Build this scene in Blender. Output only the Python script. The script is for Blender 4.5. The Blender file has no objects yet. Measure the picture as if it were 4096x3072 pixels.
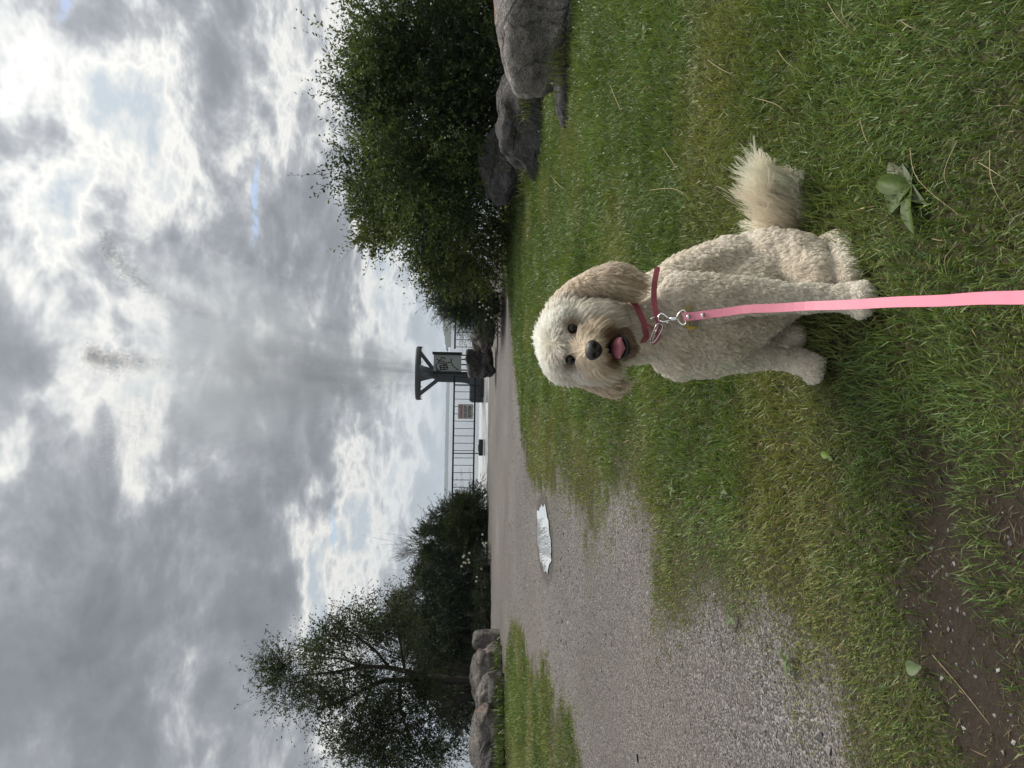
import bpy, bmesh, math, random
import numpy as np
from mathutils import Vector, Matrix, noise as mnoise
from mathutils.kdtree import KDTree

# ------------------------------------------------------------------ camera, sky, sun, exposure
SC = bpy.context.scene
COL = SC.collection
CAM_H, PITCH, ROLL, FPX = 1.05, math.radians(5.05), math.radians(0.99), 2841.0
fwd = Vector((0, math.cos(PITCH), -math.sin(PITCH)))
upv = Vector((0, math.sin(PITCH), math.cos(PITCH)))
rgt = Vector((1, 0, 0))
cx = -upv * math.cos(ROLL) + rgt * math.sin(ROLL)      # the phone was held upright, the file lies on its side
cy = rgt * math.cos(ROLL) + upv * math.sin(ROLL)
CAMPOS = Vector((0, 0, CAM_H))
cam_d = bpy.data.cameras.new('camera')
cam = bpy.data.objects.new('camera', cam_d); COL.objects.link(cam)
cam_d.sensor_fit = 'HORIZONTAL'; cam_d.sensor_width = 36.0; cam_d.lens = 36.0 * FPX / 4096.0
cam_d.clip_start = 0.05; cam_d.clip_end = 20000
m3 = Matrix((cx, cy, -fwd)).transposed()
cam.matrix_world = Matrix.Translation(CAMPOS) @ m3.to_4x4()
SC.camera = cam

def P(X, Y, d):
    """photo pixel (4096 x 3072) at depth d metres along the optical axis"""
    return CAMPOS + fwd * d + cx * ((X - 2048) / FPX * d) + cy * (-(Y - 1536) / FPX * d)
def ray(X, Y):
    return (fwd + cx * ((X - 2048) / FPX) + cy * (-(Y - 1536) / FPX)).normalized()
def G(X, Y, z=0.0):
    """photo pixel on the horizontal plane z"""
    r = ray(X, Y); t = (z - CAM_H) / r.z
    return CAMPOS + r * t
def PY(X, Y, y):
    """photo pixel on the vertical plane at world distance y"""
    r = ray(X, Y); return CAMPOS + r * (y / r.y)

SUN_EL, SUN_AZ = math.radians(58), math.radians(48)
sun_dir = Vector((math.sin(SUN_AZ) * math.cos(SUN_EL), math.cos(SUN_AZ) * math.cos(SUN_EL), math.sin(SUN_EL)))
sl = bpy.data.lights.new('sun', 'SUN'); sl.energy = 1.5; sl.angle = math.radians(32); sl.color = (1.0, 0.94, 0.84)
so = bpy.data.objects.new('sun', sl); COL.objects.link(so)
so.rotation_euler = sun_dir.to_track_quat('Z', 'Y').to_euler(); so.location = (0, 0, 30)

SC.view_settings.view_transform = 'Standard'; SC.view_settings.look = 'None'
SC.view_settings.gamma = 1.0; SC.view_settings.use_curve_mapping = False
SC.view_settings.exposure = 1.48
SC.cycles.use_denoising = True
SC.cycles.max_bounces = 5; SC.cycles.diffuse_bounces = 3; SC.cycles.glossy_bounces = 3; SC.cycles.transparent_max_bounces = 12
SC.cycles.volume_bounces = 0; SC.cycles.volume_max_steps = 64; SC.cycles.volume_step_rate = 1.0
SC.render.film_transparent = False

class NT:
    """small node-graph builder"""
    def __init__(s, tree): s.t = tree; s.n = tree.nodes; s.l = tree.links
    def node(s, kind, **kw):
        n = s.n.new(kind)
        for k, v in kw.items(): setattr(n, k, v)
        return n
    def put(s, sock, v):
        if isinstance(v, bpy.types.NodeSocket): s.l.new(v, sock)
        elif v is not None: sock.default_value = v
    def math(s, op, a, b=None, c=None, clamp=False):
        n = s.node('ShaderNodeMath', operation=op, use_clamp=clamp)
        s.put(n.inputs[0], a); s.put(n.inputs[1], b); s.put(n.inputs[2], c)
        return n.outputs[0]
    def vmath(s, op, a, b=None, scale=None):
        n = s.node('ShaderNodeVectorMath', operation=op)
        s.put(n.inputs[0], a); s.put(n.inputs[1], b)
        if scale is not None: s.put(n.inputs['Scale'], scale)
        return n.outputs['Value'] if op in ('DOT_PRODUCT', 'LENGTH') else n.outputs[0]
    def noise(s, vec, scale, detail=4, rough=0.5, dist=0.0, out=0, dim='3D'):
        n = s.node('ShaderNodeTexNoise', noise_dimensions=dim); s.put(n.inputs['Vector'], vec)
        n.inputs['Scale'].default_value = scale; n.inputs['Detail'].default_value = detail
        n.inputs['Roughness'].default_value = rough; n.inputs['Distortion'].default_value = dist
        return n.outputs[out]
    def voro(s, vec, scale, feature='F1', out='Distance', rnd=1.0):
        n = s.node('ShaderNodeTexVoronoi', feature=feature); s.put(n.inputs['Vector'], vec)
        n.inputs['Scale'].default_value = scale; n.inputs['Randomness'].default_value = rnd
        return n.outputs[out]
    def ramp(s, fac, stops, interp='LINEAR'):
        n = s.node('ShaderNodeValToRGB'); n.color_ramp.interpolation = interp
        e = n.color_ramp.elements
        while len(e) < len(stops): e.new(0.5)
        for i, (p, c) in enumerate(stops):
            e[i].position = p; e[i].color = (c[0], c[1], c[2], 1) if len(c) == 3 else c
        s.put(n.inputs[0], fac); return n.outputs[0]
    def mix(s, fac, a, b, blend='MIX'):
        n = s.node('ShaderNodeMix', data_type='RGBA', blend_type=blend)
        s.put(n.inputs['Factor'], fac)
        def c4(v): return (v[0], v[1], v[2], 1) if isinstance(v, (tuple, list)) and len(v) == 3 else v
        s.put(n.inputs['A'], c4(a)) if False else s.put(n.inputs[6], c4(a)); s.put(n.inputs[7], c4(b))
        return n.outputs[2]
    def maprange(s, v, a, b, c=0.0, d=1.0, smooth=False):
        n = s.node('ShaderNodeMapRange'); n.clamp = True
        if smooth: n.interpolation_type = 'SMOOTHSTEP'
        s.put(n.inputs[0], v)
        for i, q in enumerate((a, b, c, d)): n.inputs[i + 1].default_value = q
        return n.outputs[0]
    def bump(s, h, strength=0.5, dist=0.02, normal=None):
        n = s.node('ShaderNodeBump'); n.inputs['Strength'].default_value = strength
        n.inputs['Distance'].default_value = dist; s.put(n.inputs['Height'], h)
        if normal is not None: s.put(n.inputs['Normal'], normal)
        return n.outputs[0]

# ---- world: blue Nishita sky behind broken cloud
W = bpy.data.worlds.new('World'); SC.world = W; W.use_nodes = True
W.node_tree.nodes.clear(); w = NT(W.node_tree)
gen = w.node('ShaderNodeTexCoord').outputs['Generated']
sky = w.node('ShaderNodeTexSky', sky_type='NISHITA'); sky.sun_disc = False
sky.sun_elevation = SUN_EL; sky.sun_rotation = SUN_AZ; sky.air_density = 1.0; sky.dust_density = 1.5
sep = w.node('ShaderNodeSeparateXYZ'); w.put(sep.inputs[0], gen)
zc = w.math('MAXIMUM', sep.outputs[2], 0.0)
KD = 0.34                                    # flattens the cloud layer towards the horizon
den = w.math('ADD', zc, KD)
comb = w.node('ShaderNodeCombineXYZ')
w.put(comb.inputs[0], w.math('DIVIDE', sep.outputs[0], den)); w.put(comb.inputs[1], w.math('DIVIDE', sep.outputs[1], den))
uv = comb.outputs[0]
warp = w.vmath('SCALE', w.vmath('SUBTRACT', w.noise(uv, 3.0, 1, 0.5, out=1, dim='2D'), (0.5, 0.5, 0.5)), scale=0.11)
uvw = w.vmath('ADD', uv, warp)
thick = w.noise(w.vmath('ADD', uvw, (3.7, 1.9, 0.4)), 1.75, 6, 0.60, dim='2D')          # cloud thickness: thin = bright, thick = grey
bil0 = w.math('SUBTRACT', w.noise(w.vmath('ADD', uvw, (1.3, 7.7, 0)), 4.2, 3, 0.55, dim='2D'), 0.5)
bil = w.math('SQRT', w.math('ADD', w.math('MULTIPLY', bil0, bil0), 0.0035))     # creased billows
fine = w.noise(w.vmath('ADD', uvw, (9.1, 4.2, 2.0)), 8.0, 4, 0.66, dim='2D')
def sky_uv(px, py):
    d = ray(px, py); dz = max(d.z, 0) + KD; return (d.x / dz, d.y / dz, 0)
def blob(px, py, rx, ry, amp):
    """one cloud bank or gap of the photographed sky, placed by its direction on the cloud layer"""
    q = w.vmath('MULTIPLY', w.vmath('SUBTRACT', uvw, sky_uv(px, py)), (1 / rx, 1 / ry, 0))
    g = w.math('EXPONENT', w.math('MULTIPLY', w.vmath('DOT_PRODUCT', q, q), -1.0))
    return w.math('MULTIPLY', g, amp)
acc = thick
for a_ in ((980, 2350, .30, .11, .20),     # heavy grey bank over the left tree
           (1120, 1880, .26, .12, .17), (820, 1250, .30, .20, .13), (480, 2650, .26, .16, .13), (150, 2300, .3, .2, .10), (600, 2500, .8, .55, .06),
           (900, 340, .10, .06, .16), (450, 750, .11, .07, .12), (170, 560, .12, .08, .12), (640, 2250, .2, .1, .06), (1500, 2000, .12, .05, .10),
           (590, 1720, .16, .11, -.20),    # bright openings
           (1230, 2280, .20, .085, -.22), (1430, 1950, .34, .12, -.13), (1350, 700, .25, .10, -.06), (250, 250, .22, .22, -.08), (700, 600, .2, .12, -.05)):
    acc = w.math('ADD', acc, blob(*a_))
t2 = w.math('ADD', acc, w.math('MULTIPLY', w.math('SUBTRACT', fine, 0.5), w.maprange(acc, 0.40, 0.66, 0.54, 0.46)))
t2 = w.math('ADD', t2, w.math('MULTIPLY', w.math('SUBTRACT', bil, 0.13), w.maprange(acc, 0.40, 0.66, 1.0, 0.55)))
ang = w.math('MAXIMUM', w.vmath('DOT_PRODUCT', gen, tuple(sun_dir)), 0.0)
glow = w.math('POWER', ang, 5.0)
cl = w.ramp(t2, [(0.20, (0.78, 0.87, 0.95)), (0.30, (1.05, 1.08, 1.07)), (0.36, (1.28, 1.27, 1.22)), (0.43, (0.98, 1.0, 1.0)), (0.49, (0.70, 0.727, 0.76)), (0.57, (0.52, 0.548, 0.592)), (0.68, (0.412, 0.437, 0.479)), (0.88, (0.315, 0.336, 0.379))])
gfac = w.math('ADD', w.math('MULTIPLY', glow, 0.60), 0.76)
cl = w.vmath('SCALE', cl, scale=gfac)
# the light band of thin haze above the water
hz = w.maprange(sep.outputs[2], 0.0, 0.15, 1.0, 0.0, True)
cl = w.mix(w.math('MULTIPLY', hz, 0.62), cl, (0.72, 0.80, 0.87))
gap = w.maprange(t2, 0.06, 0.15, 0.0, 1.0, True)
def slit(px, py, rx, ry, rot):
    q0 = w.vmath('SUBTRACT', uvw, sky_uv(px, py))
    mp = w.node('ShaderNodeMapping', vector_type='TEXTURE'); w.put(mp.inputs['Vector'], q0)
    mp.inputs['Rotation'].default_value = (0, 0, rot); mp.inputs['Scale'].default_value = (rx, ry, 1)
    return w.math('EXPONENT', w.math('MULTIPLY', w.vmath('DOT_PRODUCT', mp.outputs[0], mp.outputs[0]), -1.0))
s1 = slit(1005, 830, .10, .016, math.radians(4))
s2 = slit(1340, 2150, .34, .022, math.radians(-8))
s3 = slit(270, 10, .04, .02, 0)
blue = w.math('MAXIMUM', w.math('MAXIMUM', s1, w.math('MULTIPLY', s2, 0.62)), s3)
blue = w.math('MULTIPLY', blue, w.maprange(fine, 0.36, 0.58, 1.25, 0.45))
cloudmask = w.math('MULTIPLY', gap, w.math('SUBTRACT', 1.0, w.maprange(blue, 0.22, 0.85, 0.0, 0.85, True)))
bg1 = w.node('ShaderNodeBackground'); w.put(bg1.inputs[0], sky.outputs[0]); bg1.inputs[1].default_value = 0.05
bg2 = w.node('ShaderNodeBackground'); w.put(bg2.inputs[0], cl); bg2.inputs[1].default_value = 0.315
ms = w.node('ShaderNodeMixShader'); w.put(ms.inputs[0], cloudmask); w.l.new(bg1.outputs[0], ms.inputs[1]); w.l.new(bg2.outputs[0], ms.inputs[2])
W.cycles.sampling_method = 'MANUAL'; W.cycles.sample_map_resolution = 512
wo = w.node('ShaderNodeOutputWorld'); w.l.new(ms.outputs[0], wo.inputs[0])

# ------------------------------------------------------------------ helpers
rng = np.random.default_rng(11)
random.seed(5)
def tag(o, label=None, cat=None, group=None, kind=None):
    if label: o['label'] = label
    if cat: o['category'] = cat
    if group: o['group'] = group
    if kind: o['kind'] = kind
    return o
def empty(name, loc=(0, 0, 0), **kw):
    o = bpy.data.objects.new(name, None); COL.objects.link(o); o.location = loc; o.empty_display_size = 0.1
    return tag(o, **kw)
def link(name, me, mat=None, parent=None, **kw):
    if mat is not None and len(me.materials) == 0: me.materials.append(mat)
    o = bpy.data.objects.new(name, me); COL.objects.link(o)
    if parent is not None:
        o.parent = parent
        o.matrix_parent_inverse = Matrix.Translation(parent.location).inverted() if parent.parent is None else Matrix.Identity(4)
    return tag(o, **kw)
def mesh_np(name, verts, faces, smooth=False, col=None, attrs=None):
    """verts (N,3) array, faces: list of (M,k) int arrays"""
    me = bpy.data.meshes.new(name)
    verts = np.asarray(verts, np.float32)
    faces = [np.asarray(f, np.int32) for f in (faces if isinstance(faces, list) else [faces]) if len(f)]
    nl = sum(f.size for f in faces); npoly = sum(len(f) for f in faces)
    me.vertices.add(len(verts)); me.vertices.foreach_set('co', verts.ravel())
    me.loops.add(nl); me.polygons.add(npoly)
    me.loops.foreach_set('vertex_index', np.concatenate([f.ravel() for f in faces]))
    sizes = np.concatenate([np.full(len(f), f.shape[1], np.int32) for f in faces])
    starts = np.concatenate([[0], np.cumsum(sizes)[:-1]]).astype(np.int32)
    me.polygons.foreach_set('loop_start', starts)
    try: me.polygons.foreach_set('loop_total', sizes)
    except Exception: pass
    me.polygons.foreach_set('use_smooth', np.full(npoly, smooth, bool))
    if col is not None:
        a = me.attributes.new('col', 'FLOAT_COLOR', 'POINT')
        c4 = np.ones((len(verts), 4), np.float32); c4[:, :3] = col
        a.data.foreach_set('color', c4.ravel())
    for k, v in (attrs or {}).items():
        a = me.attributes.new(k, 'FLOAT', 'POINT'); a.data.foreach_set('value', np.asarray(v, np.float32))
    me.update(calc_edges=True); me.validate()
    return me
def bm_mesh(name, bm, smooth=False):
    me = bpy.data.meshes.new(name); bm.normal_update(); bm.to_mesh(me); bm.free()
    if smooth: me.polygons.foreach_set('use_smooth', np.ones(len(me.polygons), bool))
    return me
def bm_box(bm, c, size, rot=None, bevel=0.0):
    M = Matrix.Translation(Vector(c)) @ (rot.to_4x4() if rot is not None else Matrix.Identity(4)) @ Matrix.Diagonal((*size, 1))
    r = bmesh.ops.create_cube(bm, size=1.0, matrix=M)
    if bevel > 0:
        es = list({e for v in r['verts'] for e in v.link_edges})
        bmesh.ops.bevel(bm, geom=es, offset=bevel, segments=2, affect='EDGES', profile=0.5)
def frame_for(d):
    d = d.normalized(); a = Vector((0, 0, 1)) if abs(d.z) < 0.9 else Vector((1, 0, 0))
    u = d.cross(a).normalized(); return u, d.cross(u).normalized()
def tube_arrays(paths, sides=6):
    """paths: list of (pts, radii); returns verts, quads"""
    V, F, base = [], [], 0
    for pts, rad in paths:
        n = len(pts); prev = None
        for i in range(n):
            d = (pts[min(i + 1, n - 1)] - pts[max(i - 1, 0)])
            u, v = frame_for(d)
            if prev is not None:
                u = (prev - d.normalized() * prev.dot(d.normalized())).normalized(); v = d.normalized().cross(u)
            prev = u
            for k in range(sides):
                a = 2 * math.pi * k / sides
                V.append(pts[i] + (u * math.cos(a) + v * math.sin(a)) * rad[i])
        for i in range(n - 1):
            for k in range(sides):
                k2 = (k + 1) % sides
                F.append((base + i * sides + k, base + i * sides + k2, base + (i + 1) * sides + k2, base + (i + 1) * sides + k))
        V.append(pts[0]); V.append(pts[-1])
        for k in range(sides):
            k2 = (k + 1) % sides
            F.append((base + n * sides, base + k2, base + k, base + k))
            F.append((base + n * sides + 1, base + (n - 1) * sides + k, base + (n - 1) * sides + k2, base + (n - 1) * sides + k2))
        base += n * sides + 2
    return V, F
def tube_mesh(name, paths, sides=6, smooth=True):
    V, F = tube_arrays(paths, sides)
    me = bpy.data.meshes.new(name)
    me.from_pydata([tuple(v) for v in V], [], [tuple(dict.fromkeys(f)) for f in F]); me.update()
    if smooth: me.polygons.foreach_set('use_smooth', np.ones(len(me.polygons), bool))
    return me
# vectorised value noise
def _h(i, j, k, s):
    n = (i * 374761393 + j * 668265263 + k * 2147483647 + s * 1274126177).astype(np.int64)
    n = (n ^ (n >> 13)) * 1274126177; n = n ^ (n >> 16)
    return (n & 0xFFFF) / 65535.0
def vnoise(p, scale=1.0, octaves=3, seed=0, rough=0.5):
    p = np.asarray(p, np.float64) * scale; out = np.zeros(len(p)); amp, tot = 1.0, 0.0
    if p.shape[1] == 2: p = np.c_[p, np.zeros(len(p))]
    for o in range(octaves):
        f = np.floor(p).astype(np.int64); t = p - f; t = t * t * (3 - 2 * t)
        acc = 0
        for dx in (0, 1):
            for dy in (0, 1):
                for dz in (0, 1):
                    wgt = (t[:, 0] if dx else 1 - t[:, 0]) * (t[:, 1] if dy else 1 - t[:, 1]) * (t[:, 2] if dz else 1 - t[:, 2])
                    acc = acc + wgt * _h(f[:, 0] + dx, f[:, 1] + dy, f[:, 2] + dz, seed + o * 17)
        out += acc * amp; tot += amp; amp *= rough; p = p * 2.03 + 5.1
    return out / tot
def sdist(pts, poly):
    """signed distance to a closed 2D polygon, negative inside"""
    pts = np.asarray(pts)[:, :2]; poly = np.asarray(poly)[:, :2]
    dm = np.full(len(pts), 1e9); ins = np.zeros(len(pts), bool)
    for a, b in zip(poly, np.roll(poly, -1, 0)):
        e = b - a; wv = pts - a
        t = np.clip((wv @ e) / max(e @ e, 1e-12), 0, 1)
        dm = np.minimum(dm, np.hypot(*(wv - t[:, None] * e).T))
        c = (a[1] > pts[:, 1]) != (b[1] > pts[:, 1])
        with np.errstate(divide='ignore', invalid='ignore'):
            xi = (b[0] - a[0]) * (pts[:, 1] - a[1]) / (b[1] - a[1]) + a[0]
        ins ^= c & (pts[:, 0] < xi)
    return np.where(ins, -dm, dm)
def new_mat(name):
    m = bpy.data.materials.new(name); m.use_nodes = True; m.node_tree.nodes.clear()
    n = NT(m.node_tree); out = n.node('ShaderNodeOutputMaterial'); b = n.node('ShaderNodeBsdfPrincipled')
    n.l.new(b.outputs[0], out.inputs[0]); n.b = b; n.out = out
    n.obj = None
    return m, n
def obj_co(n): return n.node('ShaderNodeTexCoord').outputs['Object']
def geo_co(n): return n.node('ShaderNodeNewGeometry').outputs['Position']
def plain(name, col, rough=0.6, metal=0.0, var=0.12, scale=20, bump=0.0):
    m, n = new_mat(name); co = obj_co(n)
    f = n.noise(co, scale, 5, 0.6)
    c = n.mix(f, tuple(x * (1 - var) for x in col), tuple(min(1, x * (1 + var)) for x in col))
    n.put(n.b.inputs['Base Color'], c); n.b.inputs['Roughness'].default_value = rough; n.b.inputs['Metallic'].default_value = metal
    if bump: n.put(n.b.inputs['Normal'], n.bump(n.noise(co, scale * 4, 4), bump, 0.01))
    return m
def leaf_mat(name, trans=0.35, rough=0.45, spec=0.35):
    """leaf or grass: colour of each blade comes from its 'col' attribute"""
    m, n = new_mat(name)
    a = n.node('ShaderNodeAttribute', attribute_name='col')
    n.put(n.b.inputs['Base Color'], a.outputs['Color']); n.b.inputs['Roughness'].default_value = rough
    n.b.inputs['Specular IOR Level'].default_value = spec
    tr = n.node('ShaderNodeBsdfTranslucent')
    n.put(tr.inputs[0], n.mix(1.0, a.outputs['Color'], (1.0, 1.0, 0.55), 'MULTIPLY'))
    mx = n.node('ShaderNodeMixShader'); mx.inputs[0].default_value = trans
    n.l.new(n.b.outputs[0], mx.inputs[1]); n.l.new(tr.outputs[0], mx.inputs[2]); n.l.new(mx.outputs[0], n.out.inputs[0])
    return m
# ------------------------------------------------------------------ the ground
def gp(lst): return np.array([tuple(G(*p))[:2] for p in lst])
LAWN_R = gp([(2030, 1240), (2048, 1450), (2065, 1600), (2090, 1800), (2114, 1926), (2190, 1993), (2284, 2068), (2350, 2154), (2455, 2087),
             (2493, 2012), (2578, 2068), (2616, 2163), (2606, 2258), (2616, 2410), (2682, 2514), (2758, 2542), (2853, 2561), (2995, 2628),
             (3137, 2732), (3203, 2855), (3298, 2921), (3327, 3072), (3420, 3400)])
LAWN_R = np.vstack([LAWN_R, [(-2.2, 0.9), (-2.6, -30), (30, -30), (30, 4.0), (8, 10.5), (5.5, 15.3), (4.0, 17.0), (2.4, 16.2)]])
LAWN_L = gp([(2057, 2400), (2095, 2561), (2190, 2637), (2237, 2760), (2303, 2902), (2350, 3072)])
LAWN_L = np.vstack([LAWN_L, [(-5.2, 5.6), (-9, 2), (-30, -4), (-30, 14), (-9, 14.4)], gp([(2013, 2720), (2015, 2580)])])
SOIL = gp([(3754, 1640), (3697, 1948), (3672, 2163), (3655, 2402), (3713, 2609), (3788, 2774), (3878, 2898), (3986, 3072), (4060, 3300),
           (4200, 3300), (4140, 2780), (4044, 2600), (3961, 2440), (3880, 2290), (3868, 2030), (3868, 1780)])
SOIL2 = gp([(4040, 2030), (4030, 2150), (4060, 2260), (4160, 2260), (4160, 2030)])
PUD = [(2152, 2050), (2163, 2026), (2178, 2018), (2186, 2040), (2194, 2075), (2201, 2130), (2206, 2190), (2207, 2240), (2201, 2262), (2190, 2298),
       (2176, 2275), (2163, 2245), (2155, 2200), (2151, 2150), (2149, 2100)]
PUDDLE = gp(PUD); PC = PUDDLE.mean(0)
SHX = np.array([-6000, -40, -10, -7, -5, 3, 5, 8, 12, 30, 6000.])
SHY = np.array([16, 16, 17.5, 21, 22.6, 22.6, 19.5, 13.5, 9.5, 2, 2.])
def shore(x): return np.interp(x, SHX, SHY)
def gz(p):
    p = np.asarray(p, float); x, y = p[:, 0], p[:, 1]
    z = (vnoise(p[:, :2], 0.9, 2, 3) - 0.5) * 0.05 + (vnoise(p[:, :2], 4.5, 2, 7) - 0.5) * 0.018
    near = np.clip((np.hypot(x, y) - 60) / 200, 0, 1); z *= 1 - near
    pd = np.clip((np.hypot(x - PC[0], y - PC[1]) - 0.55) / 0.8, 0, 1); z = z * pd - 0.004 * (1 - pd)
    # level ground under the sitting dog
    dg = np.clip((np.hypot(x - 0.22, y - 1.9) - 0.45) / 0.5, 0, 1); z = z * dg
    soil = np.clip(-sdist(p, SOIL) / 0.06 + 0.5, 0, 1) * (np.hypot(x, y) < 6)
    z -= soil * 0.012
    z -= 0.20 * np.clip((y - 10) / 10, 0, 1) * (np.abs(x) < 300)
    over = y - shore(x)
    z -= np.where(over > 0, 1.6 * np.clip(over / 3.5, 0, 1), 0)
    return z
def lawn_mask(p):
    """> 0 where grass grows"""
    p = np.asarray(p, float)[:, :2]
    n1 = vnoise(p, 1.8, 3, 21) - 0.5; n2 = vnoise(p, 7.0, 2, 22) - 0.5; n3 = vnoise(p, 19.0, 2, 23) - 0.5
    scale = np.clip(p[:, 1] / 6.0, 0.35, 1.0)
    d = np.minimum(sdist(p, LAWN_R), sdist(p, LAWN_L))
    m = -d + (n1 * 0.62 + n2 * 0.42 + n3 * 0.22) * scale
    return m
def soil_mask(p):
    p = np.asarray(p, float)[:, :2]
    n = (vnoise(p, 9, 3, 31) - 0.5) * 0.16
    return np.maximum(-sdist(p, SOIL), -sdist(p, SOIL2)) + n
def axis(lo, hi, step, far):
    mid = np.arange(lo, hi + 1e-6, step); g = 1.28
    a = []; s = step; v = hi
    while v < far: s *= g; v += s; a.append(v)
    b = []; s = step; v = lo
    while v > -far: s *= g; v -= s; b.append(v)
    return np.array(b[::-1] + list(mid) + a)
gx = axis(-9, 9, 0.09, 4500); gy = axis(0.2, 24, 0.085, 4500)
XX, YY = np.meshgrid(gx, gy); gpts = np.c_[XX.ravel(), YY.ravel()]
gzv = gz(gpts); lm = lawn_mask(gpts); sm_ = soil_mask(gpts)
nx, ny = len(gx), len(gy)
ii = (np.arange(ny - 1)[:, None] * nx + np.arange(nx - 1)[None, :]).ravel()
quads = np.c_[ii, ii + 1, ii + nx + 1, ii + nx]
lake_in = np.clip((gpts[:, 1] - shore(gpts[:, 0])) / 0.5, 0, 1)
me = mesh_np('ground', np.c_[gpts, gzv], quads, True, attrs={'lawn': np.clip(lm, -1, 1), 'soil': np.clip(sm_, -1, 1), 'lake': lake_in, 'wet': np.clip(1 - sdist(gpts, PUDDLE) / 0.22, 0, 1)})
M_ground, n = new_mat('ground_gravel_and_soil')
co = geo_co(n)
A = lambda k: n.node('ShaderNodeAttribute', attribute_name=k).outputs['Fac']
v1 = n.node('ShaderNodeTexVoronoi'); n.put(v1.inputs['Vector'], co); v1.inputs['Scale'].default_value = 95
v2 = n.node('ShaderNodeTexVoronoi'); n.put(v2.inputs['Vector'], co); v2.inputs['Scale'].default_value = 180
st = n.mix(n.math('GREATER_THAN', n.noise(co, 25, 2), 0.5), v1.outputs['Color'], v2.outputs['Color'])
bw = n.node('ShaderNodeRGBToBW'); n.put(bw.inputs[0], st)
stone = n.ramp(bw.outputs[0], [(0.12, (0.032, 0.029, 0.028)), (0.40, (0.108, 0.100, 0.096)), (0.62, (0.176, 0.165, 0.159)), (0.88, (0.37, 0.355, 0.345))])
fine_dirt = n.mix(n.noise(co, 160, 3), (0.088, 0.071, 0.062), (0.160, 0.136, 0.121))
comp = n.maprange(n.noise(co, 0.75, 4, 0.6), 0.36, 0.56)
grav = n.mix(n.math('MULTIPLY', comp, 0.40), stone, fine_dirt)
tone = n.maprange(n.noise(co, 0.33, 3, 0.5), 0.35, 0.65, 0.84, 1.12)
grav = n.vmath('MULTIPLY', grav, n.node('ShaderNodeCombineXYZ').outputs[0]) if False else n.vmath('SCALE', grav, scale=tone)
soilc = n.mix(n.noise(co, 55, 5, 0.65), (0.017, 0.013, 0.009), (0.088, 0.066, 0.047))
under = n.mix(n.noise(co, 40, 4), (0.030, 0.030, 0.014), (0.075, 0.068, 0.032))
edge = n.math('ADD', A('lawn'), n.math('MULTIPLY', n.math('SUBTRACT', n.noise(co, 30, 4, 0.7), 0.5), 0.42))
fl = n.maprange(edge, 0.04, 0.24, 0, 1)
c = n.mix(fl, grav, under)
se = n.math('ADD', A('soil'), n.math('MULTIPLY', n.math('SUBTRACT', n.noise(co, 22, 4, 0.65), 0.5), 0.12))
fs = n.maprange(se, -0.085, -0.03, 0, 1)
c = n.mix(fs, c, soilc)
wet = n.node('ShaderNodeVectorMath', operation='DISTANCE'); n.put(wet.inputs[0], co); wet.inputs[1].default_value = (PC[0], PC[1], 0)
c = n.mix(A('lake'), c, (0.10, 0.10, 0.085))
wt = n.maprange(n.math('ADD', A('wet'), n.math('MULTIPLY', n.math('SUBTRACT', n.noise(co, 9, 3), 0.5), 0.6)), 0.25, 0.6)
c = n.mix(n.math('MULTIPLY', wt, 0.55), c, (0.045, 0.038, 0.033))
n.put(n.b.inputs['Base Color'], c); n.b.inputs['Roughness'].default_value = 0.85
n.b.inputs['Specular IOR Level'].default_value = 0.3
hh = n.math('ADD', n.math('MULTIPLY', v1.outputs['Distance'], -1.0), n.math('MULTIPLY', n.noise(co, 120, 3), 0.5))
soilb = n.math('MULTIPLY', n.math('MULTIPLY', n.noise(co, 30, 7, 0.75), fs), 4.0)
n.put(n.b.inputs['Normal'], n.bump(n.math('ADD', n.math('MULTIPLY', hh, n.math('SUBTRACT', 1.0, n.math('MULTIPLY', fs, 0.85))), soilb), 0.8, 0.014))
link('ground', me, M_ground, kind='structure')

# puddle on the path
M_pud, n = new_mat('puddle_water')
n.b.inputs['Base Color'].default_value = (0.55, 0.59, 0.62, 1); n.b.inputs['Metallic'].default_value = 0.45; n.b.inputs['Roughness'].default_value = 0.01; n.b.inputs['IOR'].default_value = 2.3
n.b.inputs['Specular IOR Level'].default_value = 1.0
pv = []
K = 8
for i in range(len(PUDDLE)):
    a, b = PUDDLE[i], PUDDLE[(i + 1) % len(PUDDLE)]
    for k in range(K):
        q = a + (b - a) * k / K
        d = q - PC; j = 1 + 0.16 * (mnoise.noise(Vector((q[0] * 9, q[1] * 9, 0.3)))) + 0.035 * mnoise.noise(Vector((q[0] * 30, q[1] * 30, 2)))
        pv.append(PC + d * j)
V = [(PC[0], PC[1], 0.006)] + [(q[0], q[1], 0.006) for q in pv]
F = [(0, 1 + i, 1 + (i + 1) % len(pv)) for i in range(len(pv))]
me = bpy.data.meshes.new('puddle'); me.from_pydata(V, [], F); me.update()
if me.polygons[0].normal.z < 0: me.flip_normals()
link('puddle', me, M_pud, kind='structure')

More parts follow.
